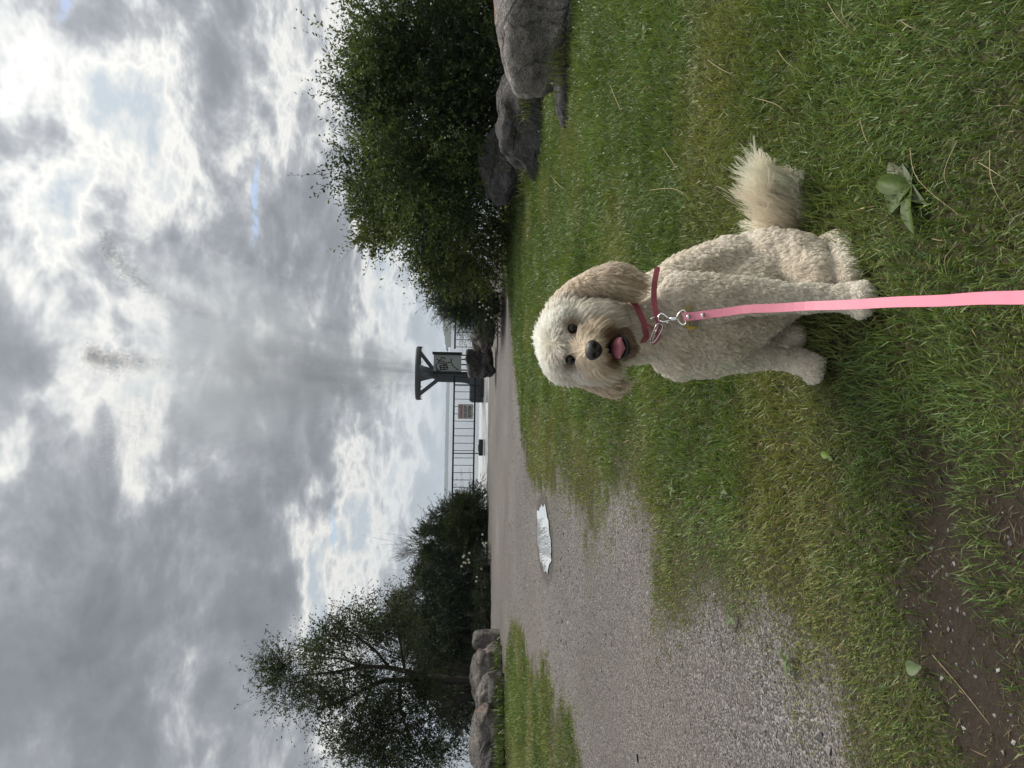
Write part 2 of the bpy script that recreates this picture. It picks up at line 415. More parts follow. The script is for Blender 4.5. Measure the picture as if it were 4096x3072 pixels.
# ------------------------------------------------------------------ the lake and the far shores
M_lake, n = new_mat('lake_water')
co = geo_co(n)
n.b.inputs['Base Color'].default_value = (0.055, 0.075, 0.085, 1); n.b.inputs['Roughness'].default_value = 0.10; n.b.inputs['IOR'].default_value = 1.33
cs = n.vmath('MULTIPLY', co, (0.35, 1.0, 1.0))
hgt = n.math('ADD', n.noise(cs, 1.6, 4, 0.55), n.math('MULTIPLY', n.noise(cs, 0.25, 3, 0.5), 1.5))
n.put(n.b.inputs['Normal'], n.bump(hgt, 0.30, 0.10))
la = axis(-60, 60, 6, 4400)
XX, YY = np.meshgrid(la, np.concatenate([np.arange(2, 60, 3.0), np.geomspace(62, 4400, 22)]))
nx, ny = XX.shape[1], XX.shape[0]
ii = (np.arange(ny - 1)[:, None] * nx + np.arange(nx - 1)[None, :]).ravel()
me = mesh_np('lake', np.c_[XX.ravel(), YY.ravel(), np.full(XX.size, -0.55)], np.c_[ii, ii + 1, ii + nx + 1, ii + nx], True)
link('lake', me, M_lake, kind='structure')

M_hill, n = new_mat('wooded_hill')
co = geo_co(n)
hc = n.mix(n.noise(co, 0.08, 5, 0.7), (0.014, 0.024, 0.018), (0.045, 0.066, 0.042))
n.put(n.b.inputs['Base Color'], hc); n.b.inputs['Roughness'].default_value = 0.9
def hill(name, Ya, Yb, y, prof, depth, seed, lump=1.5):
    """wooded shore from photo row Ya (right) to Yb (left) at distance y; prof: heights in m along it"""
    xa = (1536 - Ya) / FPX * y; xb = (1536 - Yb) / FPX * y
    N, Mr = 220, 14
    xs = np.linspace(xb, xa, N); hs = np.interp(np.linspace(0, 1, N), np.linspace(0, 1, len(prof)), prof)
    V = []
    for j in range(Mr):
        t = j / (Mr - 1); s = math.sin(math.pi * min(t * 0.62, 1.0)) ** 0.55
        yy = y + depth * t
        pts = np.c_[xs, np.full(N, yy)]
        h = hs * s + (vnoise(pts, 0.45 / lump, 3, seed) - 0.35) * lump * 2.2 * min(1, s * 1.4) + (vnoise(pts, 1.3 / lump, 2, seed + 3) - 0.5) * lump * min(1, s * 1.4)
        V.append(np.c_[pts, np.maximum(h - 0.6, -1.2 if j else -1.2)])
    V = np.concatenate(V)
    ii = (np.arange(Mr - 1)[:, None] * N + np.arange(N - 1)[None, :]).ravel()
    link(name, mesh_np(name, V, np.c_[ii, ii + 1, ii + N + 1, ii + N], True), M_hill, kind='structure')
hill('hill', 1470, 4200, 3300, [24, 23, 21, 20, 18, 17, 15, 14], 400, 5, 4.0)
hill('hill', 2860, 4200, 1500, [14, 14, 13, 13, 12, 11, 4], 200, 9, 2.5)
hill('hill', 700, 1392, 1250, [6, 13, 16, 17, 17, 16, 17, 18, 18], 220, 13, 3.0)
hill('hill', -1400, 172, 560, [3, 13, 16, 16, 17, 18, 18, 19], 120, 17, 2.2)

# ------------------------------------------------------------------ pier, railing, sign, fountain
M_deck, n = new_mat('wet_concrete')
co = geo_co(n)
n.put(n.b.inputs['Base Color'], n.mix(n.noise(co, 3, 6, 0.65), (0.34, 0.34, 0.33), (0.62, 0.62, 0.61)))
n.put(n.b.inputs['Roughness'], n.maprange(n.noise(co, 0.8, 4), 0.35, 0.65, 0.08, 0.35))
n.b.inputs['IOR'].default_value = 1.5
M_dark = plain('dark_painted_steel', (0.008, 0.016, 0.017), 0.45, 0.0, 0.3, 30)
M_block = plain('dark_weathered_block', (0.020, 0.021, 0.024), 0.8, 0.0, 0.4, 14, 0.4)
M_conc = plain('grey_fountain_concrete', (0.085, 0.095, 0.105), 0.8, 0.0, 0.2, 6, 0.3)  # colour darkened so the tower stands as a backlit silhouette
M_panel = plain('grey_green_panel', (0.165, 0.19, 0.185), 0.6, 0.0, 0.10, 4)  # backlit darkness of the panel put into its colour
M_black = plain('black_trim', (0.012, 0.013, 0.013), 0.55, 0.0, 0.3, 20)
for mm in (M_dark, M_black, M_conc): mm.node_tree.nodes['Principled BSDF'].inputs['Specular IOR Level'].default_value = 0.15
bm = bmesh.new(); bm_box(bm, (-1.2, 26.6, -0.385), (9.4, 8.0, 0.25), None, 0.02)
link('pier_deck', bm_mesh('pier_deck', bm), M_deck, kind='structure')
RY = 27.0; DZ = -0.26
rail = empty('pier_railing', (0, RY, DZ), label='dark green steel railing with thin upright bars along the pier', cat='railing')
def rx(Y): return (1536 - Y) / FPX * RY * 1.004
zt, zb = 0.86, 0.071
for z, r, nm in ((zt, 0.032, 'top_rail'), (zb, 0.030, 'bottom_rail')):
    for xa, xb in ((rx(2085), rx(1506)), (rx(1400), rx(1180))):
        bm = bmesh.new(); bm_box(bm, ((xa + xb) / 2, RY, z), (xb - xa, r * 2, r * 2), None, 0.004)
        link(nm, bm_mesh(nm, bm), M_dark, rail)
bar_me = None
bars = [1512 + 29.2 * i for i in range(20)] + [1188 + 29.2 * i for i in range(8)]
for Yb_ in bars:
    if bar_me is None:
        bm = bmesh.new(); bm_box(bm, (0, 0, 0), (0.022, 0.022, zt - zb - 0.055), None, 0.003); bar_me = bm_mesh('bar', bm); bar_me.materials.append(M_dark)
    o = link('bar', bar_me, None, rail); o.location = (rx(Yb_), RY, (zt + zb) / 2)
for Yp in (1815, 1545):
    bm = bmesh.new(); bm_box(bm, (rx(Yp), RY + 0.002, (zt + DZ) / 2 + 0.03), (0.035, 0.035, zt - DZ - 0.06), None, 0.004)
    link('post', bm_mesh('post', bm), M_dark, rail)
for Yc, wd, lab in ((1791, 0.60, 'dark block under the railing post, farther from the fountain'), (1555, 0.70, 'dark block on the pier beside the fountain rocks')):
    bm = bmesh.new(); c = (rx(Yc), RY, DZ + 0.075)
    bm_box(bm, c, (wd, 0.34, 0.15), None, 0.02); bm_box(bm, (c[0] - 0.02, c[1], c[2] + 0.075), (wd * 0.4, 0.2, 0.05), None, 0.012)
    link('ballast_block', bm_mesh('ballast_block', bm), M_block, label=lab, cat='block', group='blocks weighing down the railing')
# warning sign
sc_ = PY(1862, 1646, RY - 0.04)
sw, sh_ = 0.56, 0.57
M_sign, n = new_mat('sign_board_white')
n.put(n.b.inputs['Base Color'], n.mix(n.noise(obj_co(n), 8, 5, 0.7), (0.26, 0.27, 0.27), (0.40, 0.40, 0.40))); n.b.inputs['Roughness'].default_value = 0.5
M_red = plain('sign_red_paint', (0.24, 0.04, 0.05), 0.5, 0, 0.2, 30)
M_ink = plain('sign_black_paint', (0.015, 0.015, 0.017), 0.5, 0, 0.2, 30)
sign = empty('warning_sign', (sc_.x, sc_.y, sc_.z - sh_ / 2), label='weathered white warning sign reading DANGER DO NOT ENTER on the pier railing', cat='sign')
bm = bmesh.new(); bm_box(bm, sc_, (sw, 0.012, sh_), None, 0.004); link('board', bm_mesh('board', bm), M_sign, sign)
def text_part(txt, zc_, size, mat, parent, wmax):
    cu = bpy.data.curves.new('text', 'FONT'); cu.body = txt; cu.size = size; cu.align_x = 'CENTER'; cu.align_y = 'CENTER'; cu.extrude = 0.002; cu.offset = 0.004
    o = bpy.data.objects.new('tmp', cu); COL.objects.link(o)
    dg = bpy.context.evaluated_depsgraph_get(); me = bpy.data.meshes.new_from_object(o.evaluated_get(dg))
    bpy.data.objects.remove(o); bpy.data.curves.remove(cu)
    xs = [v.co.x for v in me.vertices]; s = min(1.0, wmax / (max(xs) - min(xs)))
    M = Matrix.Translation((sc_.x, sc_.y - 0.0095, zc_)) @ Matrix.Rotation(math.pi / 2, 4, 'X') @ Matrix.Diagonal((s, 1, 1, 1))
    me.transform(M)
    return link('lettering', me, mat, parent)
text_part('DANGER', sc_.z + 0.165, 0.155, M_red, sign, sw * 0.92)
text_part('DO NOT', sc_.z - 0.005, 0.145, M_ink, sign, sw * 0.84)
text_part('ENTER', sc_.z - 0.165, 0.145, M_ink, sign, sw * 0.80)
for a in (-1, 1):
    for b in (-1, 1):
        bm = bmesh.new(); bm_box(bm, (sc_.x + a * 0.14, sc_.y + 0.018, sc_.z + b * (sh_ / 2 - 0.03)), (0.03, 0.05, 0.05), None, 0.006)
        link('bracket', bm_mesh('bracket', bm), M_dark, sign)

FY = 27.8
fpos = PY(1800, 1508, FY)
fx = fpos.x
ft = empty('fountain_tower', (fx, FY, -0.55), label='grey concrete fountain tower with a round spray ring and angled struts', cat='fountain')
def zz(X, Y=1508, y=FY): return PY(X, Y, y).z
def xx_(Y, y=FY): return PY(1800, Y, y).x
ztop, zring = zz(1738), zz(1672)
def loft(name, sections, mat, parent):
    """sections: list of (center, half_x, half_y) -> boxy column"""
    V, F = [], []
    for (c, hx, hy) in sections:
        for sx, sy in ((-1, -1), (1, -1), (1, 1), (-1, 1)): V.append((c[0] + sx * hx, c[1] + sy * hy, c[2]))
    for i in range(len(sections) - 1):
        for k in range(4):
            k2 = (k + 1) % 4; F.append((4 * i + k, 4 * i + k2, 4 * i + 4 + k2, 4 * i + 4 + k))
    F.append((3, 2, 1, 0)); e = 4 * (len(sections) - 1); F.append((e, e + 1, e + 2, e + 3))
    me = bpy.data.meshes.new(name); me.from_pydata(V, [], F); me.update()
    bm = bmesh.new(); bm.from_mesh(me); bmesh.ops.bevel(bm, geom=[e for e in bm.edges if abs(e.verts[0].co.z - e.verts[1].co.z) > .05], offset=0.02, segments=2, affect='EDGES'); bm.to_mesh(me); bm.free()
    return link(name, me, mat, parent)
zf = zz(1872)
loft('pillar', [((fx, FY, -0.9), .34, .28), ((fx, FY, zf - 0.12), .30, .26), ((fx - 0.02, FY, zf + 0.05), .22, .22), ((fx - 0.02, FY, zf + 0.25), .19, .20), ((fx - 0.02, FY, ztop), .18, .19)], M_conc, ft)
loft('plinth', [((fx - 0.42, FY + 0.1, -0.9), .55, .5), ((fx - 0.42, FY + 0.1, zz(1888)), .55, .5), ((fx - 0.42, FY + 0.1, zz(1880)), .50, .45)], M_conc, ft)
R_ring = (1602 - 1388) / 2 / FPX * FY
rcx = xx_(1495)
def torus_box(name, c, R, w_, h_, seg, mat, parent):
    V, F = [], []
    for i in range(seg):
        a = 2 * math.pi * i / seg; ca, sa = math.cos(a), math.sin(a)
        for (r, z) in ((R - w_, -h_ / 2), (R - .02, -h_ / 2), (R, -h_ / 2 + .03), (R, h_ / 2 - .05), (R - .04, h_ / 2), (R - w_, h_ / 2)):
            V.append((c[0] + r * ca, c[1] + r * sa, c[2] + z))
    for i in range(seg):
        j = (i + 1) % seg
        for k in range(6):
            k2 = (k + 1) % 6; F.append((6 * i + k, 6 * j + k, 6 * j + k2, 6 * i + k2))
    me = bpy.data.meshes.new(name); me.from_pydata(V, [], F); me.update(); me.polygons.foreach_set('use_smooth', np.zeros(len(F), bool))
    return link(name, me, mat, parent)
ringo = torus_box('spray_ring', (rcx, FY, zring), R_ring, 0.16, 0.15, 48, plain('backlit_ring_concrete', (0.035, 0.042, 0.046), 0.7, 0, .2, 8, .3), ft)  # ring colour darkened to carry its backlit shade
# dripping teeth under the ring
paths = []
for i in range(90):
    a = 2 * math.pi * i / 90 + random.uniform(-.02, .02); r = R_ring - 0.02
    p = Vector((rcx + r * math.cos(a), FY + r * math.sin(a), zring - 0.07)); L = random.uniform(0.03, 0.11)
    paths.append(([p, p + Vector((0, 0, -L * .5)), p + Vector((0, 0, -L))], [.011, .008, .002]))
link('drip_fringe', tube_mesh('drip_fringe', paths, 4), M_black, ringo, kind='stuff')
for ang_ in (math.pi, 0, math.pi / 2, -math.pi / 2):
    ex, ey = rcx + math.cos(ang_) * (R_ring - .22), FY + math.sin(ang_) * (R_ring - .22)
    sx, sy = fx - 0.02 + math.cos(ang_) * .12, FY + math.sin(ang_) * .12
    a = Vector((sx, sy, ztop - 0.10)); b = Vector((ex, ey, zring - 0.05))
    d = b - a; q = d.to_track_quat('Z', 'X').to_matrix()
    bm = bmesh.new(); bm_box(bm, (a + b) / 2, (0.15, 0.15, d.length), q, 0.012)
    link('strut', bm_mesh('strut', bm), M_conc, ft)
bm = bmesh.new()
r = bmesh.ops.create_cone(bm, cap_ends=True, segments=20, radius1=0.16, radius2=0.36, depth=zring - ztop + 0.1, matrix=Matrix.Translation((rcx, FY, (zring + ztop) / 2)))
link('nozzle_cone', bm_mesh('nozzle_cone', bm, True), M_conc, ft)
# graffiti panel beside the tower
py_ = 27.2
p0, p1 = PY(1735, 1418, py_), PY(1845, 1487, py_)
pan = empty('control_cabinet', ((p0.x + p1.x) / 2, py_, DZ), label='grey cabinet with black graffiti and dark side frames beside the fountain', cat='cabinet')
xa, xb, z1, z0 = p1.x, p0.x, p0.z, p1.z
bm = bmesh.new(); bm_box(bm, ((xa + xb) / 2, py_ + .15, (z0 + z1) / 2), (xb - xa, 0.30, z1 - z0), None, 0.008); link('panel', bm_mesh('panel', bm), M_panel, pan)
for x_, w_, zlo, zhi in ((xb + .055, .10, z0 - .02, z1 + .05), (xa - .05, .10, zz(1888, y=py_), z1 + .03)):
    bm = bmesh.new(); bm_box(bm, (x_, py_ + .13, (zlo + zhi) / 2), (w_, .42, zhi - zlo), None, 0.008); link('side_frame', bm_mesh('side_frame', bm), M_black, pan)
for Yg in (1420, 1437, 1458, 1480):
    x_ = PY(1850, Yg, py_).x; bm = bmesh.new(); bm_box(bm, (x_, py_ + .15, (z0 + DZ) / 2 - .004), (.05, .05, z0 - DZ), None, 0.004); link('leg', bm_mesh('leg', bm), M_black, pan)
GS = [[(1752, 1480), (1745, 1470), (1744, 1458), (1748, 1456)], [(1744, 1480), (1755, 1484), (1762, 1482)],
      [(1748, 1452), (1756, 1446), (1772, 1444), (1790, 1456)], [(1754, 1455), (1770, 1452), (1784, 1460), (1792, 1474)], [(1756, 1464), (1774, 1460), (1790, 1462)],
      [(1758, 1470), (1776, 1470), (1792, 1470)], [(1760, 1478), (1776, 1478), (1790, 1476)], [(1762, 1460), (1762, 1478)], [(1776, 1458), (1776, 1480)],
      [(1747, 1436), (1756, 1442), (1766, 1438), (1764, 1430), (1770, 1429), (1782, 1436)], [(1790, 1450), (1801, 1450)],
      [(1804, 1434), (1805, 1448), (1812, 1464), (1822, 1472), (1834, 1480)], [(1803, 1435), (1807, 1437)]]
paths = []
for s in GS:
    pts = [PY(X, Y, py_ - 0.003) for X, Y in s]
    paths.append((pts, [0.020] * len(pts)))
me = tube_mesh('graffiti', paths, 5)
for v in me.vertices: v.co.y = py_ - 0.002 + (v.co.y - (py_ - 0.003)) * 0.08
link('graffiti', me, M_black, pan)
# small red and white marker post on the water
bpos = G(1850, 1283, -0.55)
# ------------------------------------------------------------------ boulders
def granite(name, dark, light, pink=0.0, seed=0.0):
    m, n = new_mat(name); co = obj_co(n); co = n.vmath('ADD', co, (seed, seed * 1.7, 0))
    sp = n.noise(co, 70, 6, 0.75); big = n.noise(co, 2.6, 5, 0.6); mid = n.noise(co, 14, 5, 0.7)
    c = n.mix(n.maprange(sp, 0.36, 0.66), dark, light)
    c = n.vmath('SCALE', c, scale=n.maprange(big, 0.34, 0.66, 0.52, 1.35))
    c = n.vmath('SCALE', c, scale=n.maprange(mid, 0.32, 0.68, 0.58, 1.38))
    if pink:
        pk = n.maprange(n.noise(n.vmath('ADD', co, (5.3, 1.1, 3.0)), 1.7, 4, 0.6), 0.56, 0.66)
        c = n.mix(n.math('MULTIPLY', pk, pink), c, (0.33, 0.20, 0.17))
    lich = n.maprange(n.voro(co, 9.0), 0.10, 0.02)
    c = n.mix(n.math('MULTIPLY', lich, 0.5), c, (0.48, 0.47, 0.42))
    n.put(n.b.inputs['Base Color'], c); n.b.inputs['Roughness'].default_value = 0.85; n.b.inputs['Specular IOR Level'].default_value = 0.25
    crk = n.maprange(n.voro(n.vmath('ADD', co, n.vmath('SCALE', n.noise(co, 3, 4, out=1), scale=0.35)), 1.6, 'DISTANCE_TO_EDGE'), 0.0, 0.035)
    c = n.mix(n.math('MULTIPLY', n.math('SUBTRACT', 1.0, crk), 0.35), c, (0.02, 0.018, 0.017)); n.put(n.b.inputs['Base Color'], c)
    sp = n.math('ADD', sp, n.math('ADD', n.math('MULTIPLY', crk, 1.2), n.math('MULTIPLY', n.noise(co, 5, 6, 0.65), 3.0)))
    n.put(n.b.inputs['Normal'], n.bump(n.math('ADD', sp, n.math('MULTIPLY', mid, 1.8)), 0.9, 0.03))
    return m
M_gr1 = granite('granite_grey', (0.085, 0.077, 0.073), (0.44, 0.41, 0.385), 0.8)
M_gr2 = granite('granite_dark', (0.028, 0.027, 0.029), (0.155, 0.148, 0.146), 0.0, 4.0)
M_gr3 = granite('granite_light', (0.075, 0.068, 0.063), (0.34, 0.315, 0.29), 0.5, 8.0)
def boulder(label, X0, X1, Ya, Yb, y, mat, seed, p=3.2, depth=0.8, tilt=0.0, rough=0.10, sub=5, group=None, lean=0.0):
    """X0..X1: top and bottom, Ya..Yb: right and left edge in the photo; y: distance of its middle"""
    top, bot = PY(X0, (Ya + Yb) / 2, y).z, PY(X1, (Ya + Yb) / 2, y).z
    xr, xl = PY(X1, Ya, y).x, PY(X1, Yb, y).x
    hx, hz = (xr - xl) / 2, (top - bot) / 2 + 0.05; hy = hx * depth
    c = Vector(((xr + xl) / 2, y, bot + hz - 0.10))
    bm = bmesh.new(); bmesh.ops.create_icosphere(bm, subdivisions=sub, radius=1.0)
    rot = Matrix.Rotation(tilt, 3, 'Y'); sv = Vector((seed * 3.1, seed * 1.3, seed * 0.7))
    for v in bm.verts:
        d = v.co.normalized()
        q = rot @ d
        s = (abs(q.x) ** p + abs(q.y) ** p + abs(q.z) ** p) ** (-1 / p)
        nn = mnoise.noise(d * 1.3 + sv) * 1.6 + mnoise.noise(d * 3.0 + sv) * 0.7 + mnoise.noise(d * 7.0 + sv) * 0.25 + mnoise.noise(d * 16.0 + sv) * 0.10
        rdg = abs(mnoise.noise(d * 2.2 + sv * 2)) * 0.8
        s *= 1 + rough * (nn - rdg)
        v.co = Vector((d.x * s * hx + lean * d.z * hx, d.y * s * hy, d.z * s * hz))
    zmax = max(v.co.z for v in bm.verts); xmx = max(v.co.x for v in bm.verts); xmn = min(v.co.x for v in bm.verts)
    k = (top - c.z) / zmax; kx = 2 * hx / (xmx - xmn); ox = (xmx + xmn) / 2 * kx
    for v in bm.verts:
        v.co.x = v.co.x * kx - ox; v.co.z *= k
    o = link('boulder', bm_mesh('boulder', bm, True), mat, label=label, cat='boulder', group=group)
    o.location = c
    return o
gr_ = 'boulders along the shore'
boulder('large rounded grey granite boulder with a pinkish patch beside the lawn', 1960, 2300, -330, 372, 6.7, M_gr1, 2.2, 3.2, 0.62, 0.12, 0.11, 5, gr_)
boulder('long dark flat-topped boulder between the pinkish boulder and the leafy shrub', 1984, 2215, 290, 715, 8.5, M_gr2, 5.1, 3.6, 0.55, -0.16, 0.13, 5, gr_)
boulder('dark rounded boulder leaning behind the long flat-topped boulder', 1908, 2090, 490, 835, 10.6, M_gr2, 8.4, 2.3, 0.6, 0.35, 0.14, 5, gr_)
boulder('low dark stone tucked under the pinkish boulder at the grass edge', 2215, 2330, 250, 520, 6.35, M_gr2, 12.4, 3.0, 0.35, 0.2, 0.10, 4, gr_)
boulder('blocky dark rock with a sharp corner beside the fountain tower', 1858, 1968, 1372, 1518, 19.0, M_gr2, 17.9, 7.0, 0.8, 0.22, 0.22, 5, gr_)
boulder('ridged brown-grey rock against the dark evergreen at the path end', 1880, 1972, 1272, 1412, 18.2, granite('rock_brown', (0.05, 0.047, 0.045), (0.22, 0.20, 0.18), 0, 2.0), 21.3, 3.4, 0.8, -0.3, 0.26, 5, gr_)
boulder('long pale boulder with a patchy lichen top behind the others, by the dark hedge', 1876, 2012, 2570, 2860, 14.0, M_gr3, 24.8, 2.7, 0.6, 0.15, 0.15, 5, gr_)
boulder('rounded grey boulder in the middle of the left shore row', 1906, 2020, 2680, 2880, 13.1, M_gr3, 27.7, 2.3, 0.6, 0.25, 0.14, 5, gr_)
boulder('big smooth grey boulder under the overhanging tree', 1876, 2020, 2800, 3120, 12.9, M_gr3, 30.2, 2.4, 0.6, -0.2, 0.13, 5, gr_)
boulder('dark boulder at the end of the left shore row', 1900, 2022, 2975, 3260, 12.3, M_gr2, 33.9, 2.6, 0.6, 0.2, 0.13, 5, gr_)
boulder('small pale square stone beside the hedge end', 1888, 1996, 2520, 2600, 14.9, M_gr3, 36.0, 5.0, 0.7, 0.0, 0.06, 4, gr_)

# ------------------------------------------------------------------ trees and shrubs
def unit(v): return v / np.maximum(np.linalg.norm(v, axis=1, keepdims=True), 1e-9)
def leaves_mesh(name, base, dirv, side, length, width, col, fold=0.25):
    """rhombus leaves: base (N,3), direction, side vector"""
    N = len(base); nrm = unit(np.cross(dirv, side))
    V = np.empty((N, 4, 3), np.float32)
    V[:, 0] = base
    mid = base + dirv * (length * 0.45)[:, None]
    V[:, 1] = mid + side * (width * 0.5)[:, None] + nrm * (width * fold)[:, None]
    V[:, 2] = base + dirv * length[:, None]
    V[:, 3] = mid - side * (width * 0.5)[:, None] + nrm * (width * fold)[:, None]
    i = np.arange(N)[:, None] * 4
    F = np.concatenate([i + np.array([0, 1, 2]), i + np.array([0, 2, 3])])
    return mesh_np(name, V.reshape(-1, 3), F, False, col=np.repeat(col, 4, 0))
def sample_crown(blobs, n, rg, shell=0.5, lob=0.45, seed=1):
    """points in the outer part of a union of ellipsoids with an uneven outline"""
    blobs = np.array(blobs, float); area = (blobs[:, 3] * blobs[:, 5] + blobs[:, 4] * blobs[:, 5])
    k = rg.choice(len(blobs), n, p=area / area.sum())
    d = unit(rg.normal(size=(n, 3)))
    lobes = 1 - lob + 2 * lob * vnoise(d * 1.0 + blobs[k, :3] * 0.37, 2.6, 3, seed)
    r = (shell + (1 - shell) * rg.random(n) ** 0.6) * lobes
    pts = blobs[k, :3] + d * r[:, None] * blobs[k, 3:6]
    return pts, d, r
def shrub(name, label, cat, base, blobs, ncl, twigs, lpt, leaf, colr, group=None, twl=(0.22, 0.45), spread=0.22, up=0.35, droop=0.15, seed=1,
          shell=0.45, lob=0.45, trans=0.35, minz=0.0, part='crown', stem='stem', stemr=0.03, light=1.4, matname=None, extra_limbs=None, stem_mat=None, sidew=0.9, tip=0.0):
    rg = np.random.default_rng(seed)
    root = empty(name, base, label=label, cat=cat, group=group)
    cp, cd, cr = sample_crown(blobs, ncl, rg, shell, lob, seed)
    keep = cp[:, 2] > minz; cp, cd = cp[keep], cd[keep]; nc = len(cp)
    T = nc * twigs; ci = np.repeat(np.arange(nc), twigs)
    tb = cp[ci] + rg.normal(size=(T, 3)) * spread * 0.5
    td = unit(cd[ci] * 0.7 + np.array([0, 0, up]) + rg.normal(size=(T, 3)) * 0.55)
    tl = rg.uniform(*twl, T); tl = np.where(rg.random(T) < 0.11, tl * 2.0, tl)
    ctint = rg.normal(size=nc) * 0.24; tt = ctint[ci] + rg.normal(size=T) * 0.10
    N = T * lpt; ti = np.repeat(np.arange(T), lpt); t = np.tile((np.arange(lpt) + 0.5) / lpt, T) + rg.normal(size=N) * 0.03
    pos = tb[ti] + td[ti] * (tl[ti] * t)[:, None]; pos[:, 2] -= droop * t ** 2 * tl[ti]
    side0 = unit(np.cross(td[ti], rg.normal(size=(N, 3))))
    sgn = np.where(np.tile(np.arange(lpt) % 2, T) > 0, 1.0, -1.0)[:, None]
    ld = unit(td[ti] * (1.0 - 0.2 * (1 - tip)) + side0 * sgn * sidew + rg.normal(size=(N, 3)) * 0.25 + np.array([0, 0, -0.15]))
    sd = unit(np.cross(ld, rg.normal(size=(N, 3))))
    L = leaf[0] * rg.uniform(0.6, 1.25, N) * (1 - 0.25 * t); Wd = leaf[1] * rg.uniform(0.7, 1.2, N) * (1 - 0.2 * t)
    c0, c1 = np.array(colr[0]), np.array(colr[1])
    f = np.clip(0.35 + tt[ti] * 1.6 + rg.normal(size=N) * 0.16 + (t - 0.5) * 0.35, 0, 1)
    col = c0 + (c1 - c0) * f[:, None]
    m = pos[:, 2] > minz
    me = leaves_mesh(part, pos[m], ld[m], sd[m], L[m], Wd[m], col[m])
    link(part, me, LEAFM(trans), root)
    # stems to the leaf clusters and the twigs
    paths = []
    bv = Vector(base)
    for i in range(0, nc, max(1, nc // 22)):
        e = Vector(cp[i]); q = bv + Vector((random.uniform(-.5, .5), random.uniform(-.3, .3), 0)) * 0.5 * stemr / 0.03 * 0.5
        mdl = q.lerp(e, 0.5) + Vector((0, 0, (e - q).length * 0.10)) + Vector((random.uniform(-.1, .1),) * 3)
        paths.append(([q, mdl, e], [stemr * 0.5, stemr * 0.32, stemr * 0.12]))
    for i in range(0, T, max(1, T // 900)):
        a = Vector(tb[i]); b = a + Vector(td[i]) * tl[i] - Vector((0, 0, droop * tl[i]))
        paths.append(([a, b], [0.004, 0.0015]))
    if extra_limbs: paths = extra_limbs + paths
    link(stem, tube_mesh(stem, paths, 5), stem_mat or M_bark, root)
    return root
M_bark = plain('bark', (0.045, 0.038, 0.032), 0.9, 0, 0.4, 18, 0.5)
_lm = {}
def LEAFM(t):
    if t not in _lm: _lm[t] = leaf_mat('leaf_%02d' % int(t * 100), t, 0.5, 0.25)
    return _lm[t]
GREEN = ((0.024, 0.042, 0.014), (0.085, 0.125, 0.030))
def el(X, Y, y, rx_, ry_, rz_):
    c = PY(X, Y, y); return (c.x, c.y, c.z, rx_, ry_, rz_)
gs = 'shrubs along the shore'
# right of the path
b1 = PY(2040, 430, 11.6); b1.z = -0.05
shrub('leafy_shrub', 'tall wide bushy green shrub with willow-like leaves behind the dark boulders', 'shrub', b1,
      [el(1740, 300, 11.4, 1.50, 1.3, 1.00), el(1690, 560, 11.8, 1.55, 1.3, 1.12), el(1900, 420, 11.2, 1.9, 1.0, 0.6), el(1905, 120, 10.8, 0.6, .8, 0.5), el(1590, 400, 11.5, 0.9, .9, .62), el(1600, 180, 11.2, .65, .8, .55), el(1520, 700, 11.8, .45, .5, .50)],
      250, 36, 11, (0.088, 0.036), ((0.022, 0.040, 0.014), (0.125, 0.170, 0.046)), gs, (0.30, 0.70), 0.30, 0.50, 0.22, 3, 0.40, 0.56, 0.35, -0.3)
b2 = PY(2010, 930, 13.6); b2.z = -0.05
shrub('leafy_shrub', 'lighter yellow-green arching shrub between the tall shrub and the dark evergreen', 'shrub', b2,
      [el(1700, 850, 13.6, 1.05, 1.0, 1.05), el(1830, 1000, 13.4, 0.95, 0.9, 0.75), el(1900, 820, 13.0, 1.2, 0.9, 0.6), el(1560, 760, 13.4, .7, .7, .6)],
      120, 33, 11, (0.090, 0.037), ((0.026, 0.044, 0.012), (0.135, 0.165, 0.038)), gs, (0.25, 0.55), 0.28, 0.35, 0.35, 5, 0.45, 0.38, 0.35, -0.3)
b3 = PY(1990, 1190, 16.2); b3.z = -0.03
NEED = ((0.012, 0.026, 0.012), (0.045, 0.075, 0.026))
shrub('evergreen_shrub', 'dark feathery evergreen shrub next to the ridged rock at the path end', 'shrub', b3,
      [el(1850, 1160, 16.2, 0.62, 0.6, 0.62), el(1890, 1230, 16.0, 0.50, 0.5, 0.36)],
      70, 34, 18, (0.065, 0.017), NEED, gs, (0.30, 0.55), 0.18, 0.25, 0.25, 7, 0.35, 0.30, 0.2, -0.1, sidew=0.55)
b4 = PY(1985, 1215, 15.2); b4.z = 0
shrub('flowering_shrub', 'low shrub with pale cream blossoms in front of the dark evergreen by the path', 'shrub', b4,
      [el(1945, 1200, 15.2, 0.55, 0.35, 0.22), el(1960, 1275, 15.4, 0.30, 0.3, 0.14)],
      50, 10, 9, (0.05, 0.026), ((0.02, 0.04, 0.014), (0.06, 0.10, 0.03)), gs, (0.12, 0.25), 0.15, 0.4, 0.1, 9, 0.3, 0.3, 0.3, -0.25)
